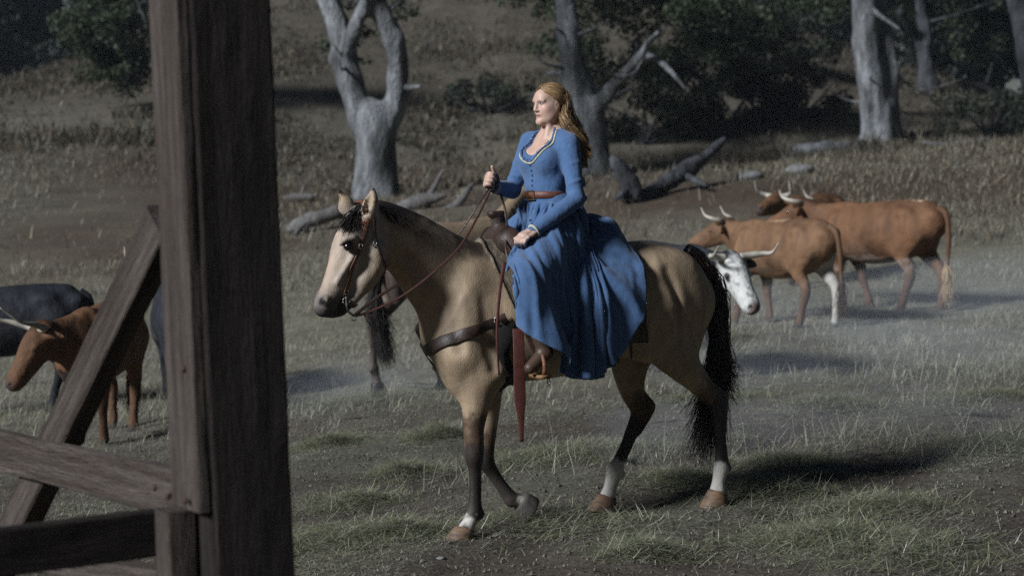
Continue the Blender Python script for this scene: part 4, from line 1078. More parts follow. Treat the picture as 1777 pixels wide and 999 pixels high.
for s in (1, -1):
    paint(bV, bC, [rh(.064, .045 * s, -.028)], .022, (.60, .34, .28), .016, nz=.003)
    paint(bV, bC, [rh(.080, .020 * s, .004), rh(.084, .031 * s, .010), rh(.076, .044 * s, .006)], .0085, (.36, .21, .17), .005, nz=.0)
    paint(bV, bC, [rh(.092, .008 * s, -.043)], .004, (.25, .11, .09), .002, nz=0)
paint(bV, bC, [rh(.076, -.016, -.066), rh(.088, 0, -.065), rh(.076, .016, -.066)], .0085, (.36, .165, .14), .003, nz=.001)
paint(bV, bC, [rh(.080, -.018, -.0655), rh(.090, 0, -.0655), rh(.080, .018, -.0655)], .003, (.12, .04, .04), .0015, nz=0)
for _h, _k, _a in ((hip_n, knee_n, ank_n), (hip_f, knee_f, ank_f)): paint(bV, bC, [_h, _k, _a], .14, (.045, .045, .06), .01)
paint(bV, bC, [np.array(ank_n) * .9 + np.array(knee_n) * .1, ank_n, toe_n], .08, (.055, .032, .02), .01); paint(bV, bC, [ank_f, toe_f], .08, (.055, .032, .02), .01)
SKIN = mat('skin', attr=True, rough=.48, var=.05, scale=60, bump=.08, bscale=300, spec=.35, bdist=.002)
_b = SKIN.node_tree.nodes['Principled BSDF']; _b.inputs['Subsurface Weight'].default_value = .08; _b.inputs['Subsurface Radius'].default_value = (.02, .008, .005)
person = thing('person', 'person in a long blue dress riding the buckskin horse, holding the reins', 'person', RF)
pivot = np.array(rh(-.02, 0, -.10))
def shrink(P):
    P = np.asarray(P, float); w = sstep(P[..., 2], pivot[2] - .05, pivot[2] + .03)[..., None]
    return pivot + (P - pivot) * (1 - .115 * w)
mesh_obj('body', shrink(bV), bF, SKIN, person, col=bC)

for s in (1, -1):
    v, f = revolve([(.0128 * math.sin(a), .0128 * math.cos(a)) for a in np.linspace(.05, 3.09, 15)], 20)
    v = v[:, [2, 1, 0]]; rr_ = np.hypot(v[:, 1] - .0012 * s, v[:, 2] - .0006); cc = mixc((.50, .46, .43), (.035, .045, .055), (1 - sstep(rr_, .0055, .0068)) * (v[:, 0] > 0))
    mesh_obj('eye', shrink([rh(.0712 + q[0], .031 * s + q[1], .0045 + q[2]) for q in v]), f, mat('eye_white', attr=True, rough=.15, var=0, spec=.5), person, col=cc)
    lid = [rh(.0790, .0185 * s, .0045), rh(.0838, .0260 * s, .0098), rh(.0845, .0325 * s, .0112), rh(.0800, .0395 * s, .0085), rh(.0735, .0450 * s, .0030)]
    mesh_obj('eyelash', *tube(shrink(spline(lid, 5)), np.linspace(.0012, .0017, 21), 5), mat('lash', (.03, .018, .014), rough=.7, var=0), person)
    er = np.random.default_rng(4); P = []
    for i in range(70):
        t = er.random(); c = np.array((.0905 - .004 * t - .014 * max(0, t - .45) / .55, (.012 + .036 * t) * s, .0255 + .0065 * math.sin(t * 2.3))) + er.normal(0, .0011, 3)
        d = np.array((-.001, .005 * s, .0022 - .004 * t)); P.append([rh(*(c + d * k)) for k in (0, .5, 1, 1.5)])
    V, F = hair(P, .0009, .0003); mesh_obj('eyebrow', shrink(V), F, mat('brow_hair', (.085, .050, .030), rough=.7, var=.2), person)

# ---- dress: bodice with sleeves and peplum
CLOTH = mat('blue_linen', (.060, .116, .235), rough=.9, var=.14, scale=22, bump=.7, bscale=330, sheen=.2, spec=.1, bdist=.004, bump2=.3, bscale2=30, bdist2=.010, col2=(.068, .127, .25))
ds = Solid((-.30, -.36, -.12), (.52, .36, .62), .005)
figure(ds, .009, skin=False)
# puckers running down the sleeves, seams on the bodice
for sh, el, wr in ((sh_n, el_n, wr_n), (sh_f, el_f, wr_f)):
    sh, el, wr = map(np.array, (sh, el, wr))
    ax = (el - sh) / np.linalg.norm(el - sh); o1 = np.cross(ax, (0, 1, .3)); o1 /= np.linalg.norm(o1); o2 = np.cross(ax, o1)
    for i in range(7):
        t = .12 + .12 * i; a0 = 2.3 * i; c = sh + (el - sh) * t
        ds.chain([[*(c + (o1 * math.cos(a0 + q) + o2 * math.sin(a0 + q)) * .044 + ax * (.012 * q)), .006] for q in (-.9, 0, .9)], k=.012)
    ax = (wr - el) / np.linalg.norm(wr - el); o1 = np.cross(ax, (0, 1, .3)); o1 /= np.linalg.norm(o1); o2 = np.cross(ax, o1)
    for i in range(8):
        t = .08 + .1 * i; a0 = 1.9 * i; c = el + (wr - el) * t
        ds.chain([[*(c + (o1 * math.cos(a0 + q) + o2 * math.sin(a0 + q)) * (.040 - .010 * t) + ax * (.016 * q)), .0055] for q in (-.9, 0, .9)], k=.010)
    ds.chain([[*(wr + ax * .008), .034], [*(wr + ax * .02), .034]], k=.006)
    ds.ball(wr + ax * .065, .040, k=.004, cut=True)
# shoulder ruffle
for i in range(9):
    t = i / 8
    q = np.array(sh_n) * (1 - t) + np.array(el_n) * t
    ds.ball(q + np.array([-.052 + .01 * math.sin(i * 2), .012, .01 * math.cos(i * 3)]), (.012, .012, .017), k=.012)
# scooped neckline
nc = np.array(rp(945, 236, 0))
ds.ball(nc + np.array([.075, 0, .015]), (.15, .088, .118), k=.004, cut=True)
ds.ball(np.array(rp(960, 226, 0)), (.085, .095, .05), k=.004, cut=True)
# open below the waist, and hollow where the hands leave the cuffs
dV, dF = ds.mesh(1)
dV = dV + (.0008 * vnoise(dV * np.array([1, 1, .5]), 55, 8) + .0006 * vnoise(dV, 120, 9))[:, None] * np.array([1, 1, 0])
mesh_obj('dress_bodice', dV, dF, CLOTH, person)

def hit(origin, direction, S=ds, far=.6):
    """first point of a solid along a ray"""
    d = np.array(direction, float); d /= np.linalg.norm(d)
    T = np.arange(0, far, .002); P = np.array(origin) + T[:, None] * d
    v, _ = S.sample(P); i = np.argmax(v < 0)
    return P[i] if v[i] < 0 else None
TRIM = mat('neck_trim', (.42, .40, .30), rough=.8, var=.3, scale=90, bump=.4, bscale=200)
NAVY = mat('dark_blue_trim', (.02, .05, .16), rough=.85, var=.2, scale=60)
arc = []
for a in np.linspace(-2.15, 2.15, 90):
    l = math.sin(a) * .094; u = -math.cos(a) * .124
    q = hit(nc + np.array([.40, l, .015 + u]), (-1, 0, -.12))
    if q is not None: arc.append(q)
arc = np.array(arc)
for _ in range(4): arc[1:-1] = (arc[:-2] + 2 * arc[1:-1] + arc[2:]) / 4
V, F = tube(arc + np.array([.002, 0, 0]), .0065, 6)
mesh_obj('neckline_trim', V, F, TRIM, person)
ra = spline(arc[::2], 5); u_ = np.arange(len(ra)); ra = ra + np.column_stack([.003 + .003 * np.sin(u_ * .9), -.10 * ra[:, 1] + .002 * np.cos(u_ * .7), .0105 + .0025 * np.sin(u_ * 1.3)])
mesh_obj('neckline_ruffle', *tube(ra, .0055 + .0022 * np.sin(u_ * 1.1), 7), CLOTH, person)
BTN = mat('button', (.015, .03, .09), rough=.4, var=.1)
zt = nc[2] - .115
for i in range(7):
    q = hit((.45, .0, zt - .012 - i * .027), (-1, 0, 0))
    if q is not None:
        V, F = revolve([(.0015, -.003), (.0065, -.002), (.0065, .002), (.003, .0035)], 10)
        mesh_obj('button', V[:, [2, 1, 0]] + q + np.array([.001, 0, 0]), [f[::-1] for f in F], BTN, person)
# cuffs
for el, wr in ((el_n, wr_n), (el_f, wr_f)):
    ax = np.array(wr) - np.array(el); ax /= np.linalg.norm(ax)
    mesh_obj('cuff_trim', *tube([np.array(wr) + ax * .008, np.array(wr) + ax * .012, np.array(wr) + ax * .018], [.0405, .0415, .0405], 18), TRIM, person)
# belt
LEATHER = mat('belt_leather', (.11, .042, .025), rough=.5, var=.3, scale=40, bump=.25, bscale=150, spec=.4)
bc = np.array(rp(945, 338, 0))
ring = [bc + np.array([math.cos(a) * .099, math.sin(a) * .125, .0]) for a in np.linspace(0, 2 * math.pi, 49)]
ring = np.array(ring)
n = len(ring); out = ring - bc; out /= np.linalg.norm(out, axis=1)[:, None]
V = []; F = []
prof = [(-.001, -.019), (.004, -.018), (.005, 0), (.004, .018), (-.001, .019)]
for i in range(n - 1):
    for o, u in prof: V.append(ring[i] + out[i] * o + np.array([0, 0, u + .004 * math.sin(math.atan2(out[i][1], out[i][0]) + 2)]))
m = len(prof)
for i in range(n - 1):
    for j in range(m - 1): F.append((i * m + j, ((i + 1) % (n - 1)) * m + j, ((i + 1) % (n - 1)) * m + j + 1, i * m + j + 1))
belt = mesh_obj('belt', V, F, LEATHER, person)
bk = Bag(); q = bc + np.array([.105, 0, 0])
for dy, dz, w, h in ((0, .022, .05, .006), (0, -.022, .05, .006), (.024, 0, .006, .05), (-.024, 0, .006, .05)): bk.box(q + np.array([0, dy, dz]), (.006, w, h))
bk.build('buckle', mat('brass', (.45, .32, .12), rough=.35, metal=1, var=.2), belt, smooth=False)

# ---- hair: cap of combed strands and long loose curls
HAIR = mat('blonde_hair', attr=True, rough=.38, var=.25, scale=40, spec=.5)
hr = np.random.default_rng(11)
def hair_tint(n):
    return np.array([(.34, .215, .105), (.22, .13, .060), (.12, .066, .030), (.42, .29, .16)])[hr.choice(4, n, p=[.4, .32, .16, .12])] * hr.uniform(.8, 1.2, n)[:, None]
P = []
crown = np.array((-.018, 0, .036)); rad3 = np.array((.103, .087, .094))
for i in range(7500):
    side = 1 if i % 2 else -1
    while True:
        st = hr.normal(size=3); st /= np.linalg.norm(st); st[1] = abs(st[1]) * side
        lim = .80 - .10 * (abs(st[1]) > .5) if st[2] > .38 else (.42 if st[2] > -.05 else -.25)
        if st[2] > -.55 and st[0] < lim and st[0] > -.9: break
    en = np.array([-.86 + hr.normal(0, .06), side * hr.uniform(.0, .55), hr.uniform(-.70, -.05)]); en /= np.linalg.norm(en)
    down = np.array([0, 0, -.22]) * max(0, st[0]) * abs(st[1])
    mid = st * .5 + en * .5 + down + np.array([0, side * .10, 0]); mid /= np.linalg.norm(mid)
    pts = spline([st, mid, en], 5); pts /= np.linalg.norm(pts, axis=1)[:, None]
    lift = 1.0 + .055 * hr.random() + (.03 * np.sin(np.linspace(0, 3.1, len(pts))) + .012 * np.sin(np.linspace(0, 9, len(pts)) + hr.random() * 2)) * hr.random() + (.10 * np.linspace(0, 1, len(pts)) if hr.random() < .03 else 0) - .05 * math.exp(-(st[1] / .06) ** 2)
    P.append([rh(*(crown + q * rad3 * l)) for q, l in zip(pts, lift)])
V1, F1 = hair(P, .0013, .0011); C1 = np.repeat(hair_tint(len(P)), 3 * len(P[0]), 0)
P = []
for i in range(2400):
    # long locks falling behind the shoulders, most over the near shoulder blade
    s0 = hr.normal(.25, .55); s0 = max(-1, min(1, s0))
    th = hr.uniform(-.75, .4)
    st = np.array([-.75 + .35 * abs(s0) * hr.random(), s0 * .95, th]); st /= np.linalg.norm(st)
    p0 = rh(*(crown + st * rad3 * 1.02))
    bunch = int(hr.integers(0, 15)); br = np.random.default_rng(bunch)
    end = np.array(rp(br.uniform(992, 1022), br.uniform(248, 294), .10 + br.uniform(-.04, .10)))
    m1 = np.array(rp(br.uniform(982, 1000), br.uniform(203, 222), .07 + br.uniform(-.04, .06))) + hr.normal(0, .008, 3)
    ph = br.uniform(0, 6.28); turns = br.uniform(2.0, 3.4); amp = br.uniform(.012, .022)
    base = spline([p0, .5 * (p0 + m1) + np.array([-.012, 0, 0]), m1, .5 * (m1 + end) + np.array([-.012, .0, .0]), end], 9)
    u = np.linspace(0, 1, len(base)); grow = sstep(u, .30, .75) * amp
    off = hr.normal(0, .0105, 3) * (1 - .35 * u)[:, None]
    base = base + off + np.stack([np.cos(ph + u * turns * 6.28 * 1.1), np.sin(ph + u * turns * 6.28 * 1.1), 0 * u], 1) * grow[:, None]
    P.append(base)
V2, F2 = hair(P, .0012, .0006); C2 = np.repeat(hair_tint(len(P)), 3 * len(P[0]), 0)
mesh_obj('hair', shrink(np.vstack([V1, V2])), np.vstack([F1, F2 + len(V1)]), HAIR, person, col=np.vstack([C1, C2]))
print('arm lengths', dist(sh_n, el_n), dist(el_n, wr_n), dist(sh_f, el_f), dist(el_f, wr_f), 'leg', dist(hip_n, knee_n), dist(knee_n, ank_n))
# reins run from the bit to the far hand; they belong to the bridle
hand_f = HF.to_local(RF.to_world(np.array(wr_f) + df * .075 + pf * .030))
def free(pts, r, n=10): return tube(spline(pts, n), r, 6)
V, F = strap([BIT[0], hp(640, 541, .22), hp(700, 512, .26), hp(760, 466, .27), hp(800, 425, .24), hp(832, 370, .15), hand_f + np.array([0, 0, -.03]), hand_f], [.018, .016, .014, .013, .012, .012, .012], lay=False, t=.003, n=8, up=(0, .5, 1)); mesh_obj('rein', V, F, mat('rein_leather', (.045, .018, .014), rough=.5, var=.3, scale=30, spec=.35), bridle)
V, F = strap([BIT[1], hp(650, 519, -.02), hp(690, 492, -.11), hp(735, 455, -.14), hp(772, 425, -.13), hp(800, 400, -.08), hp(830, 354, -.03), hand_f + np.array([0, 0, -.02]), hand_f], [.022, .020, .016, .014, .014, .012, .012], lay=False, t=.003, n=8, up=(0, .5, 1)); mesh_obj('rein', V, F, DARK_LEATHER, bridle)
V, F = strap([hand_f, hand_f + np.array([-.03, .01, .03]), hp(870, 340, -.02), hp(876, 362, .03), hp(880, 395, .10), hp(878, 430, .20), hp(884, 455, .24)], .012, lay=False, t=.003, n=8, up=(.3, 1, 0)); mesh_obj('rein_tail', V, F, DARK_LEATHER, bridle)
for (x0, y0, x1, y1) in ((642, 540, 668, 562), (632, 545, 645, 566)):
    V, F = strap([hp(x0, y0, .22), hp((x0 + x1) / 2, (y0 + y1) / 2 + 3, .23), hp(x1, y1, .22)], [.008, .006, .004], lay=False, t=.002, n=5, up=(0, 1, 0)); mesh_obj('rein_tie', V, F, DARK_LEATHER, bridle)
# ------------------------------------------------------------------ the skirt: a gathered circle of cloth let fall over saddle, legs and horse
cs = Solid((-.95, -.66, .25), (.85, .66, 1.90), .018)
cs.chain([hp(838, 548, 0, .36, .66), hp(890, 548, 0, .397, .79), hp(975, 540, 0, .392, .90), hp(1060, 522, 0, .365, .94), hp(1128, 512, 0, .315, .96), hp(1178, 522, 0, .215, 1.05)], k=.02, sub=6)
for s in (1, -1):
    cs.chain([hp(1128, 470, .13 * s, .13), hp(1175, 475, .12 * s, .125), hp(1196, 520, .12 * s, .11)], k=.06)
    cs.chain([hp(1110, 560, .16 * s, .14), hp(1120, 598, .16 * s, .11)], k=.05)
R2H = lambda p: HF.to_local(RF.to_world(p))
for h, kn, an in ((hip_n, knee_n, ank_n), (hip_f, knee_f, ank_f)):
    h, kn, an = map(R2H, (h, kn, an))
    cs.chain([[*h, .13], [*(h * .5 + kn * .5), .118], [*kn, .105]], k=.03); cs.chain([[*kn, .105], [*(kn * .5 + an * .5), .105], [*an, .125]], k=.02)
cs.chain([[*R2H(rp(962, 390, 0)), .17], [*R2H(rp(952, 362, 0)), .14]], k=.04)
cs.chain([[*(F0 + np.array([.02, -.17, -.05])), .075], [*(F0 + np.array([.02, 0, .03])), .085], [*(F0 + np.array([.02, .17, -.05])), .075]], k=.03)
cs.chain([[*F0, .07], [*H2, .05]], k=.03)
cs.chain([[*(S2 + np.array([0, -.16, -.08])), .06], [*(S2 + np.array([0, 0, -.01])), .06], [*(S2 + np.array([0, .16, -.08])), .06]], k=.05)
cs.chain([[*(S1 + np.array([0, 0, 0])), .09, 2.2], [*S2, .07, 2.2]], k=.05)

NT, NR = 216, 50
th = np.arange(NT) / NT * 2 * math.pi
wc = bc + np.array([0, 0, -.035])
ring = np.stack([R2H(wc + np.array([math.cos(a) * .105, math.sin(a) * .130, 0])) for a in (th - math.radians(19))])
# cloth length by direction: front, left, back, right
Lk = np.interp(th, np.radians([0, 20, 40, 70, 95, 120, 150, 180, 215, 250, 280, 310, 335, 360]), [.42, .74, .97, .98, .95, .98, .93, .63, .72, .95, .98, .94, .70, .42])
u = np.linspace(0, 1, NR)
ell = Lk[:, None] * u[None]
dirs = np.stack([np.cos(th), np.sin(th), 0 * th], 1)
X = ring[:, None, :] + dirs[:, None, :] * ell[..., None] * np.array([.92, .92, 0]) 
X[..., 2] -= .10 * ell + .10 * ell ** 2
X += np.random.default_rng(5).normal(0, .004, X.shape) * u[None, :, None]
rest_r = np.repeat((Lk / (NR - 1))[:, None], NR - 1, 1)
rest_c = 2 * math.pi * (.128 * 1.9 + 1.15 * ell) / NT
rest_c = .5 * (rest_c + np.roll(rest_c, -1, 0))
rest_c[:, 0] = np.linalg.norm(np.roll(X, -1, 0)[:, 0] - X[:, 0], axis=1)
pin = np.zeros((NT, NR), bool); pin[:, 0] = True
Wm = np.where(pin, 0.0, 1.0)
Vv = np.zeros_like(X); dt = 1 / 36
def solve(A, B, wa, wb, rest, stiff=1.0):
    d = B - A; L = np.linalg.norm(d, axis=-1); ws = wa + wb + 1e-9
    c = (stiff * (L - rest) / (L + 1e-9) / ws)[..., None] * d
    return wa[..., None] * c, wb[..., None] * c
def circ(par, stiff):
    i = np.arange(par, NT, 2); j = (i + 1) % NT
    a, b = solve(X[i], X[j], Wm[i], Wm[j], rest_c[i], stiff); X[i] += a; X[j] -= b
def rad(par, stiff):
    i = np.arange(par, NR - 1, 2); j = i + 1
    a, b = solve(X[:, i], X[:, j], Wm[:, i], Wm[:, j], rest_r[:, i], stiff); X[:, i] += a; X[:, j] -= b
rest_d = np.sqrt(rest_r ** 2 + rest_c[:, :-1] ** 2)
def shear(stiff):
    for off in (1, -1):
        for p in (0, 1):
            i = np.arange(p, NT, 2); j = (i + off) % NT
            a, b = solve(X[i][:, :-1], X[j][:, 1:], Wm[i][:, :-1], Wm[j][:, 1:], rest_d[i], stiff)
            X[i, :-1] += a; X[j, 1:] -= b
def bend(stiff):
    for p in (0, 1, 2, 3):
        i = np.arange(p, NT, 4); j = (i + 2) % NT
        if p + 4 > 4 and NT % 4: pass
        L = np.linalg.norm(X[j] - X[i], axis=-1); r = rest_c[i] + rest_c[(i + 1) % NT]
        a, b = solve(X[i], X[j], Wm[i], Wm[j], np.maximum(L, r * .80), stiff); X[i] += a; X[j] -= b
XF = HF.loc(884, 470, .30)[0]; XB = HF.loc(1112, 430, .10)[0]
fr = ring[:, None, :]
for step in range(170):
    Vv[..., 2] -= 9.8 * dt * (Wm > 0)
    Vv *= .96
    X0 = X.copy(); X = X + Vv * dt
    for it in range(8):
        for p in (0, 1): circ(p, .8); rad(p, 1.0)
        if it % 3 == 0: shear(.08); bend(.2)
        if it % 2 == 1:
            if it == 7:
                for k in range(1, NR):                       # cloth does not stretch away from the waistband
                    e = X[:, k] - X[:, k - 1]; L = np.linalg.norm(e, axis=-1)
                    X[:, k] -= e * (np.maximum(0, L - rest_r[:, k - 1] * 1.04) / (L + 1e-9))[:, None]
            d, g = cs.sample(X.reshape(-1, 3)); d = d.reshape(NT, NR); g = g.reshape(NT, NR, 3)
            pen = np.clip(.012 - d, 0, .2) * (Wm > 0)
            X += g * pen[..., None]
            lim = XF + np.clip((np.abs(X[..., 1]) - .30) * .25, 0, .04)
            X[..., 0] = np.minimum(X[..., 0], np.where(Wm > 0, lim, 9))
            if it == 7:
                hitm = pen > 0; mv = X - X0; X = np.where(hitm[..., None], X - .6 * (mv - g * (mv * g).sum(-1, keepdims=True)), X)
    X[:, 0] = ring
    Vv = (X - X0) / dt
    sp = np.linalg.norm(Vv, axis=-1, keepdims=True); Vv *= np.minimum(1, 1.4 / (sp + 1e-9))
# refine the cloth and round its folds
for _ in range(1):
    X[:, 1:-1] = .5 * X[:, 1:-1] + .25 * (X[:, :-2] + X[:, 2:])
    X[:, 1:] = .5 * X[:, 1:] + .25 * (np.roll(X, 1, 0) + np.roll(X, -1, 0))[:, 1:]
def up0(A): 
    m = (-np.roll(A, 1, 0) + 9 * A + 9 * np.roll(A, -1, 0) - np.roll(A, -2, 0)) / 16
    return np.stack([A, m], 1).reshape(-1, *A.shape[1:])
def up1(A):
    Q = np.concatenate([2 * A[:, :1] - A[:, 1:2], A, 2 * A[:, -1:] - A[:, -2:-1]], 1)
    m = (-Q[:, :-3] + 9 * Q[:, 1:-2] + 9 * Q[:, 2:-1] - Q[:, 3:]) / 16
    o = np.empty((A.shape[0], A.shape[1] * 2 - 1, 3)); o[:, ::2] = A; o[:, 1::2] = m; return o
Y = up1(up0(X)); n0, n1 = Y.shape[:2]
idx = np.arange(n0 * n1).reshape(n0, n1); nx = np.roll(idx, -1, 0)
F = np.stack([idx[:, :-1], idx[:, 1:], nx[:, 1:], nx[:, :-1]], -1).reshape(-1, 4)
# gathers under the waistband and creases along the folds
dU = np.roll(Y, -1, 0) - np.roll(Y, 1, 0); dR = np.gradient(Y, axis=1)
Nn = np.cross(dR, dU); Nn /= np.linalg.norm(Nn, axis=2, keepdims=True) + 1e-9
TH, UU = np.meshgrid(np.arange(n0) / n0, np.linspace(0, 1, n1), indexing='ij')
gp = np.stack([np.cos(TH * 6.283) * 11, np.sin(TH * 6.283) * 11, UU * 1.6], -1).reshape(-1, 3)
am = ((.016 + .030 * np.exp(-((TH.ravel() - .42) / .10) ** 2)) * vnoise(gp * np.array([.85, .85, .8]), 1.0, 71) * (1 - .3 * UU.ravel()) + .012 * vnoise(gp * np.array([2.3, 2.3, 1.5]), 1.0, 72) + .006 * vnoise(gp * np.array([4.5, 4.5, .7]), 1.0, 73) * np.exp(-UU.ravel() * 5) + .003 * vnoise(gp * np.array([1, 1, 9]), 1.0, 74)) * sstep(UU.ravel(), 0, .06)
Y = Y + Nn * am.reshape(n0, n1)[..., None]
Yw = Y.reshape(-1, 3); Yr = np.array([h2r(p) for p in Yw])
Yr = Yr + .0022 * np.stack([vnoise(Yr * np.array([1, 1, .4]), 40, q) for q in (1, 2, 3)], 1)
sk = mesh_obj('dress_skirt', Yr, F, CLOTH, person)
md = sk.modifiers.new('thickness', 'SOLIDIFY'); md.thickness = .004; md.offset = 0
# ------------------------------------------------------------------ cattle
HIDE = mat('cow_hide', attr=True, rough=.7, var=.12, scale=14, bump=.6, bscale=90, spec=.2, bdist=.01, bump2=.5, bscale2=9, bdist2=.05)
HORN = mat('cow_horn', (.50, .46, .38), rough=.5, var=.25, scale=12, col2=(.22, .20, .17), spec=.4)
TAILHAIR = {}
def cow(label, frame, hide, head=(0.0, -.1), neck=(0, .05), legs=(0, 0, 0, 0), patches=(), horn=1.0, horn_up=.10, tail_col=None, sw=0.0, face=None, h=.019, scale=1.0, bend=0.0, horn_col=None):
    """head = (yaw, pitch) in radians, neck = (sideways, lift); legs = swing of left fore, right fore, left hind, right hind; patches rows (points, radius, colour)"""
    S = Solid((-1.15, -.60, -.05), (1.75, .60, 1.55), h)
    S.chain([(.55, 0, .86, .22, .70), (.34, 0, .86, .295, .74), (.04, 0, .86, .325, .88), (-.32, 0, .90, .300, .84), (-.55, 0, .955, .215, .92), (-.66, 0, .98, .14, 1.1)], k=.03, sub=6)
    S.chain([(.44, 0, 1.09, .075), (.2, 0, 1.08, .06), (-.30, 0, 1.11, .065), (-.58, 0, 1.13, .06)], k=.10)
    for s in (1, -1):
        S.chain([(-.28, .17 * s, .70, .05), (-.40, .16 * s, .76, .05)], k=.10)
    nx, nz = neck
    hb = np.array([.93, nx, 1.10 + nz])
    S.chain([(.44, 0, .94, .25, .62), (.68, nx * .45, 1.0 + nz * .4, .185, .62), (hb[0] - .05, nx * .9, hb[2] - .03, .145, .68)], k=.08)
    S.chain([(.60, 0, .68, .10), (.72, nx * .4, .79, .06), (.86, nx * .8, .92 + nz * .8, .04)], k=.08)
    for s in (1, -1):
        S.ball((-.40, .195 * s, 1.07), (.09, .05, .05), k=.10); S.ball((-.69, .10 * s, 1.05), (.055, .05, .055), k=.06)
        S.chain([(.46, .14 * s, 1.02, .085), (.50, .16 * s, .80, .105), (.43, .15 * s, .68, .10)], k=.07)
    L = []
    for i, (fx_, s) in enumerate(((.44, 1), (.44, -1), (-.48, 1), (-.48, -1))):
        w = legs[i]; y = .135 * s
        if i < 2: pts = [(fx_ + .02, y, .70, .105), (fx_ + w * .40, y, .50, .064), (fx_ + w * .60 + .015, y, .39, .051), (fx_ + w * .78, y, .24, .038), (fx_ + w * .95 - .005, y, .12, .045), (fx_ + w + .02, y, .035, .050)]
        else: pts = [(fx_ + .02, y + .02 * s, .87, .175, .7), (fx_ + w * .32 + .05, y + .02 * s, .66, .105, .8), (fx_ + w * .56 - .07, y + .01 * s, .50, .058), (fx_ + w * .7 - .10, y, .40, .054), (fx_ + w * .85 - .07, y, .25, .041), (fx_ + w * .97 - .05, y, .12, .046), (fx_ + w - .02, y, .035, .050)]
        S.chain(pts, k=.05); L.append([p[:3] for p in pts])
    yw, pt = head
    f = np.array([math.cos(yw) * math.cos(pt), math.sin(yw) * math.cos(pt), math.sin(pt)]); l = np.array([-math.sin(yw), math.cos(yw), 0]); u = np.cross(f, l)
    hl = lambda a, b, c: hb + f * a + l * b + u * c
    S.chain([[*hl(-.02, 0, .02), .115, .95], [*hl(.12, 0, .01), .122, .90], [*hl(.28, 0, -.005), .096, .86], [*hl(.40, 0, -.015), .084, 1.0], [*hl(.45, 0, -.02), .076, 1.08]], k=.04, n=l)
    S.chain([[*hl(.05, 0, -.08), .07], [*hl(.25, 0, -.075), .052], [*hl(.40, 0, -.065), .04]], k=.04)
    for s in (1, -1):
        S.ball(hl(.14, .095 * s, .045), .03, k=.03)
        S.chain([[*hl(0, .10 * s, .02), .032, 1], [*hl(-.03, .20 * s, -.01), .055, .5], [*hl(-.04, .30 * s, -.05), .016, .5]], k=.02, n=f)
        S.ball(hl(.485, .035 * s, .012), .013, k=.01, cut=True)
    V, F = S.mesh(2)
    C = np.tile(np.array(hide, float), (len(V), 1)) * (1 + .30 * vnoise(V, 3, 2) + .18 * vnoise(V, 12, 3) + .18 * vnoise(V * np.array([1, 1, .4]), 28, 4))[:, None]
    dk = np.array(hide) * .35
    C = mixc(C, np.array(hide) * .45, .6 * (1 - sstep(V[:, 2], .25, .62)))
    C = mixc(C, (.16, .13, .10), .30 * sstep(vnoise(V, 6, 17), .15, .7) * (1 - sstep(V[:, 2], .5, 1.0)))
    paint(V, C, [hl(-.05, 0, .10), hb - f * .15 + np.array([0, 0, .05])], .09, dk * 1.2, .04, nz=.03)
    if face is not None: paint(V, C, [hl(.05, 0, .0), hl(.45, 0, -.02)], .155, face, .02, nz=.02)
    for pts, r, c in patches: paint(V, C, [np.array(p, float) for p in pts], r, c, .02, nz=.03)
    if face is not None:
        for s in (1, -1):
            paint(V, C, [hl(.15, .105 * s, .03)], .038, (.03, .025, .025), .012, nz=.015)
            paint(V, C, [hl(-.03, .20 * s, -.01), hl(-.04, .30 * s, -.05)], .075, (.012, .011, .012), .01)
        C *= (1 - .55 * sstep(vnoise(V, 34, 91), .35, .6))[:, None]
    paint(V, C, [hl(.485, 0, -.01)], .058, (.05, .04, .038) if face is None else (.16, .12, .11), .02)
    for s in (1, -1): paint(V, C, [hl(.485, .035 * s, .012)], .02, (.015, .012, .012), .008)
    paint(V, C, [hl(.18, .05, -.0), hl(.18, -.05, 0)], .001, dk, .001)
    for q in L: paint(V, C, [q[-1]], .06, (.035, .03, .028), .015)
    t = thing('cow', label, 'cow', frame, group='cattle in the pasture'); t.scale = (scale,) * 3
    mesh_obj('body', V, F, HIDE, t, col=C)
    for s in (1, -1):
        pts = [hl(-.02, .07 * s, .085), hl(-.02, .16 * s, .10), hl(.02, .16 * s + .12 * s * horn, .11 + horn_up * .5), hl(.05 + .05 * horn, .16 * s + .16 * s * horn, .14 + horn_up), hl(.06 + .06 * horn, .16 * s + .165 * s * horn, .17 + horn_up * 2)]
        Q = spline(np.column_stack([pts, [.034, .031, .023, .014, .004]]), 5)
        mesh_obj('horn', *tube(Q[:, :3], Q[:, 3], 10), HORN, t)
        v, ff = revolve([(.019 * math.sin(a), -.019 * math.cos(a)) for a in np.linspace(.15, 3.0, 7)], 10)
        mesh_obj('eye', v + hl(.155, .100 * s, .035), ff, EYE, t)
    tq = spline([(-.70, 0, 1.13), (-.79, sw * .2, 1.05), (-.81, sw * .5, .82), (-.79, sw * .8, .60), (-.78, sw, .47)], 8)
    mesh_obj('tail', *tube(tq, np.linspace(.040, .016, len(tq)), 8), mat('cow_tail_skin', tuple(np.array(hide) * .8), rough=.8, var=.2), t)
    cr = np.random.default_rng(int(abs(frame.o[0]) * 100)); e = tq[-1]
    P = np.array([spline([e + cr.normal(0, .008, 3) + np.array([0, 0, .1]), e + cr.normal(0, .02, 3) + np.array([0, 0, -.06]), e + cr.normal(0, .035, 3) + np.array([0, 0, -.26 + cr.normal(0, .05)])], 3) for _ in range(110)])
    tc = tail_col or tuple(np.array(hide) * .35)
    V, F = hair(P, .006, .002); mesh_obj('tail_switch', V, F, mat('cow_tail_hair', tc, rough=.7, var=.3), t)
    return t
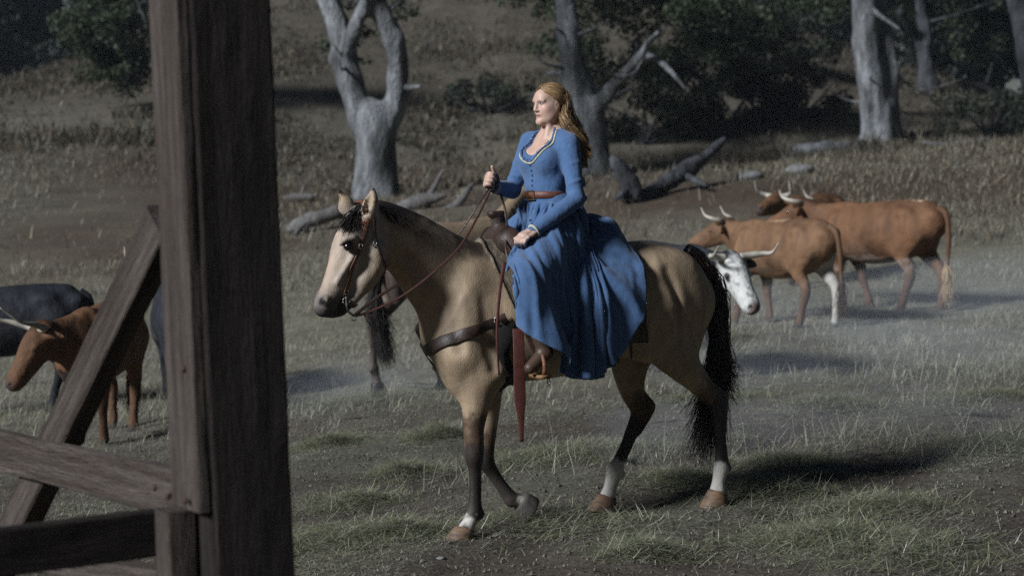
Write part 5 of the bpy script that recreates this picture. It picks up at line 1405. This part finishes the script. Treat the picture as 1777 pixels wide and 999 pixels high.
def cow_at(px, py, depth, deg, dz=0.0):
    """frame for a cow whose middle stands under a pixel column at a distance"""
    p = at(px, py, depth); p[2] = gnd(p[0], p[1]) + dz
    return Frame(p, math.radians(deg))
RED = (.125, .062, .032); RED2 = (.145, .080, .044); BLACK = (.016, .017, .022); WH = (.55, .52, .48)
cow('red brown cow with a white fleck on its neck, nearest to the timber frame', cow_at(178, 600, 16.4, 264, -.03), RED, scale=.95, head=(-.80, -.88), neck=(-.20, -.10), legs=(.05, -.14, .16, -.12), horn=.55, horn_up=.20,
    patches=[([(.56, -.14, 1.06), (.55, -.16, .98)], .030, WH), ([(.64, .05, .68), (.66, 0, .64)], .035, (.45, .38, .3)), ([(.5, -.13, .6), (.36, -.13, .05)], .12, (.03, .02, .017))])  # last patch paints the shadow on the right foreleg into the hide
cow('black cow cut off by the photo\'s edge behind the red cow', cow_at(10, 600, 18.6, 186, .02), BLACK, head=(0, -.5), neck=(0, -.1), legs=(.1, -.1, .1, -.1), scale=1.0)
cow('black cow hidden behind the timber post, white tail tip showing', cow_at(318, 600, 18.4, 104, -.05), BLACK, head=(.9, -.1), neck=(.14, .05), legs=(.1, -.1, .12, -.14), tail_col=(.5, .5, .48), sw=.10)
cow('black cow with a white speckled face looking out past the horse\'s tail', cow_at(1158, 520, 17.4, 297, -.02), (.030, .032, .040), head=(-.05, -.72), neck=(.05, -.08), legs=(.05, -.1, .1, -.1), face=(.50, .49, .47), horn=.75, horn_up=.09,
    patches=[([(.4, .1, 1.12), (.1, .15, 1.1)], .07, (.10, .105, .12))])
cow('small red cow with one white hind leg, walking beside the white faced cow', cow_at(1362, 520, 22.0, 126, -.02), RED2, scale=1.0, head=(.40, -.35), neck=(.0, -.02), legs=(.22, -.05, .16, -.12), horn=.6, horn_up=.07, sw=-.10,
    patches=[([(-.52, -.17, .88), (-.54, -.16, .70), (-.64, -.14, .44), (-.66, -.13, .02)], .15, (.36, .335, .30)), ([(.2, 0, 1.15), (-.1, .03, 1.16)], .05, (.40, .26, .16)), ([(-.1, .1, .47), (.3, .05, .48)], .12, (.30, .18, .10))])
cow('large red cow with a pale streak along its spine, last of the group', cow_at(1530, 500, 23.6, 136, -.06), RED, head=(.1, -.3), neck=(.05, .0), legs=(.05, -.20, .20, -.12), horn=.6, horn_up=.05, sw=-.04, tail_col=(.36, .26, .15),
    patches=[([(-.1, 0, 1.15), (-.5, 0, 1.18)], .045, (.42, .30, .20)), ([(0.0, .2, .52), (.35, .1, .50), (-.4, .1, .55)], .12, (.22, .16, .13))], scale=1.12)
cow('red cow farthest back, only its back and horns showing over the others', cow_at(1412, 470, 27.0, 232, .02), RED, head=(.0, -.15), neck=(.0, .02), legs=(.1, -.1, .1, -.1), horn=.6, horn_up=.07)

# a second horse stands behind the first, seen past its chest
def copy_tree(src, label, group=None):
    r = src.copy(); COL.objects.link(r); r['label'] = label
    for ch in list(src.children):
        c = ch.copy(); COL.objects.link(c); c.parent = r
    return r
other = copy_tree(horse, 'tan horse with dark legs standing behind the buckskin horse, mostly hidden')
horse['group'] = other['group'] = 'horses'
p = at(786, 600, 18.0); p[2] = gnd(p[0], p[1]) - .02
other.location = p; other.rotation_euler = (0, 0, math.radians(46))
oC = np.tile(np.array([.25, .18, .115]), (len(hV), 1)); zz = hV[:, 2] + .05 * vnoise(hV, 8, 3)
oC = mixc(oC, (.045, .034, .030), 1 - sstep(zz, .55, 1.02)); oC = mixc(oC, (.06, .045, .038), sstep(-hV[:, 0], .55, .80) * (1 - sstep(zz, 1.0, 1.45)))
for c in other.children:
    if c.name.startswith('body'):
        me = c.data.copy(); c.data = me
        q = np.ones((len(hV), 4), np.float32); q[:, :3] = oC; me.color_attributes['Col'].data.foreach_set('color', q.ravel())
    if c.name.startswith('hoof'):
        c.data = c.data.copy(); c.data.materials[0] = HAIR_DARK
    if c.name.startswith('tail'):
        c.data = c.data.copy(); c.data.materials[0] = HAIR_DARK
# ------------------------------------------------------------------ rough timber frame in the foreground
def wood(name, c1, c2):
    m = mat(name, c1, rough=.85, var=.35, scale=9, bump=1.0, bscale=22, stretch=(9, 9, .55), col2=c2, spec=.15, detail=8, bdist=.02, bump2=.5, bscale2=14, bdist2=.01)
    return m
WOOD = wood('weathered_timber', (.056, .043, .036), (.098, .080, .070)); WOOD_SHADED = wood('shaded_timber', (.020, .0155, .0135), (.034, .027, .024))  # second mix: same timber, shade of its turned-away sides put into the colour
frame_ = thing('timber_frame', 'rough timber post with brace and rails standing in the near foreground', 'timber frame')
frame_.location = (0, 0, 0)
def timber(name, p0, p1, side, w, t, m, n=44, rough=.004, seed=0, chamfer=.008):
    """squared timber from p0 to p1; side = direction of its width w, t across"""
    p0, p1 = np.array(p0, float), np.array(p1, float); z = p1 - p0; L = np.linalg.norm(z); z /= L
    x = np.array(side, float); x -= z * (x @ z); x /= np.linalg.norm(x); y = np.cross(z, x)
    a, b, c = w / 2, t / 2, chamfer
    ring = []
    for (sx, sy) in ((1, -1), (1, 1), (-1, 1), (-1, -1)):
        k1, k2 = ((sx * a, sy * (b - c)), (sx * (a - c), sy * b))
        ring += [k1, k2] if sx * sy > 0 else [k2, k1]
    R = []
    for i in range(8):
        q0, q1 = np.array(ring[i]), np.array(ring[(i + 1) % 8])
        m_ = 5 if np.linalg.norm(q1 - q0) > 3 * c else 1
        R += [q0 + (q1 - q0) * j / m_ for j in range(m_)]
    R = np.array(R); k = len(R)
    Z = np.linspace(0, L, n)
    V = np.concatenate([np.column_stack([R, np.full(k, zz)]) for zz in Z])
    nz = vnoise(V * np.array([14, 14, 2.2]), 1, seed) + .6 * vnoise(V * np.array([40, 40, 9]), 1, seed + 5)
    out = V[:, :2] / (np.linalg.norm(V[:, :2], axis=1)[:, None] + 1e-9)
    V[:, :2] += out * (rough * nz)[:, None]
    F = [(i * k + j, i * k + (j + 1) % k, (i + 1) * k + (j + 1) % k, (i + 1) * k + j) for i in range(n - 1) for j in range(k)]
    F += [tuple(range(k - 1, -1, -1)), tuple((n - 1) * k + j for j in range(k))]
    o = mesh_obj(name, V, F, m, frame_, smooth=False)
    M = Matrix.Identity(4)
    for i in range(3): M[i][0], M[i][1], M[i][2], M[i][3] = x[i], y[i], z[i], p0[i]
    o.matrix_local = M
    return o
RD = np.array([.853, .522, 0]); LD = np.array([-.522, .853, 0])       # along the post's two visible faces
cor = at(362, 500, 5.72); cor[2] = 0
pc = cor + RD * .128 + LD * .125
g0 = gnd(pc[0], pc[1]) - .3
lean = np.array([-.010, .0, 1.0])
timber('post', pc + lean * g0, pc + lean * 4.3, RD, .256, .25, WOOD_SHADED, 110, .0025, 1, .012)
zb = at(330, 882, 5.80)[2]
bo = cor - RD * .020 + LD * .118
timber('post_board', bo + lean * zb, bo + lean * 4.3, LD, .215, .036, WOOD, 90, .003, 2, .005)
sp = cor - RD * .055 + LD * .16
timber('stub_post', sp + lean * g0, sp + lean * (zb - .004), LD, .11, .09, WOOD, 26, .003, 3, .006)
# rail running back to the left, rail coming forward to the left, brace between
A1 = at(322, 858, 6.06); A0 = at(-120, 763, 7.62); A0[2] = A1[2] + .01
timber('rail', A0, A1, (0, 0, 1), .15, .05, WOOD, 70, .004, 4, .006)
B1 = at(312, 917, 5.93); B0 = at(-120, 978, 5.52); B0[2] = B1[2]
timber('rail', B0, B1, (0, 0, 1), .138, .06, WOOD_SHADED, 50, .004, 5, .006)
br1 = at(292, 405, 6.22); br0 = at(10, 980, 7.25)
_e = (br1 - br0) * .03; br1 += _e; br1 += np.array([-.03, .03, 0]); br0 += np.array([-.03, .03, 0])
dAB = A0 - A1; dAB[2] = 0; dAB /= np.linalg.norm(dAB)
timber('brace', br0, br1, dAB, .135, .085, WOOD, 70, .004, 6, .006)
C1 = at(300, 1003, 6.15); C0 = at(-60, 990, 6.7); C0[2] = C1[2]
timber('sill', C0, C1, (0, 0, 1), .06, .10, WOOD, 30, .003, 7, .006)

IRON = mat('rusty_iron', (.06, .035, .025), rough=.7, metal=.4, var=.4, scale=80)
for px, py, D in ((268, 846, 6.05), (290, 862, 6.02), (322, 868, 5.76), (312, 300, 5.76), (318, 640, 5.76), (120, 815, 6.66)):
    v, f = revolve([(.010, -.004), (.011, .0), (.008, .005), (.002, .007)], 10)
    o = mesh_obj('bolt_head', v, f, IRON, frame_); q = at(px, py, D); nrm = Vector((-.853, -.522, 0)); o.location = q; o.rotation_euler = nrm.to_track_quat('Z', 'Y').to_euler()
# ------------------------------------------------------------------ night haze and dust kicked up by the herd
def volume(name, dens, col, anis=0.0):
    m = bpy.data.materials.new(name); m.use_nodes = True
    N = m.node_tree.nodes; L = m.node_tree.links
    N.remove(N['Principled BSDF'])
    v = N.new('ShaderNodeVolumePrincipled'); v.inputs['Color'].default_value = (*col, 1); v.inputs['Density'].default_value = dens; v.inputs['Anisotropy'].default_value = anis
    L.new(v.outputs[0], N['Material Output'].inputs['Volume'])
    return m
B = Bag(); B.box((0, 0, 0), (1500, 1000, 24.0))
hz = B.build('haze', volume('night_haze', .0003, (.80, .88, 1.0)), None, smooth=False, kind='stuff', label='thin pale night haze over the pasture and hill')
hz.location = (0, 480, 10.0)
def dust(label, px, py, rx, ry, rz, dens, seed):
    c = on_ground(px, py)
    V, F = revolve([(math.sin(a), -math.cos(a)) for a in np.linspace(.03, 3.11, 22)], 36)
    V = V * (1 + .28 * vnoise(V, 1.7, seed) + .12 * vnoise(V, 4.2, seed + 1))[:, None] * np.array([rx, ry, rz])
    o = mesh_obj('dust', V, F, volume('dust_in_air', dens, (.88, .92, 1.0)), None, label=label, category='dust', kind='stuff')
    o.location = (c[0], c[1], c[2] + rz * .35)
dust('pale dust drifting round the hooves of the red cattle', 1610, 560, 2.6, 2.4, .55, .05, 1)
dust('thin dust hanging over the track behind the horse', 1500, 650, 2.0, 1.8, .34, .07, 4)
dust('wisp of dust at the feet of the tan horse', 720, 670, 1.1, 1.0, .28, .05, 8)
dust('low dust over the ruts by the horse\'s hind hooves', 1440, 770, 1.7, 1.5, .24, .055, 14)
dust('faint dust in the grass between the timber post and the horse', 600, 700, 1.0, 1.3, .22, .06, 19)
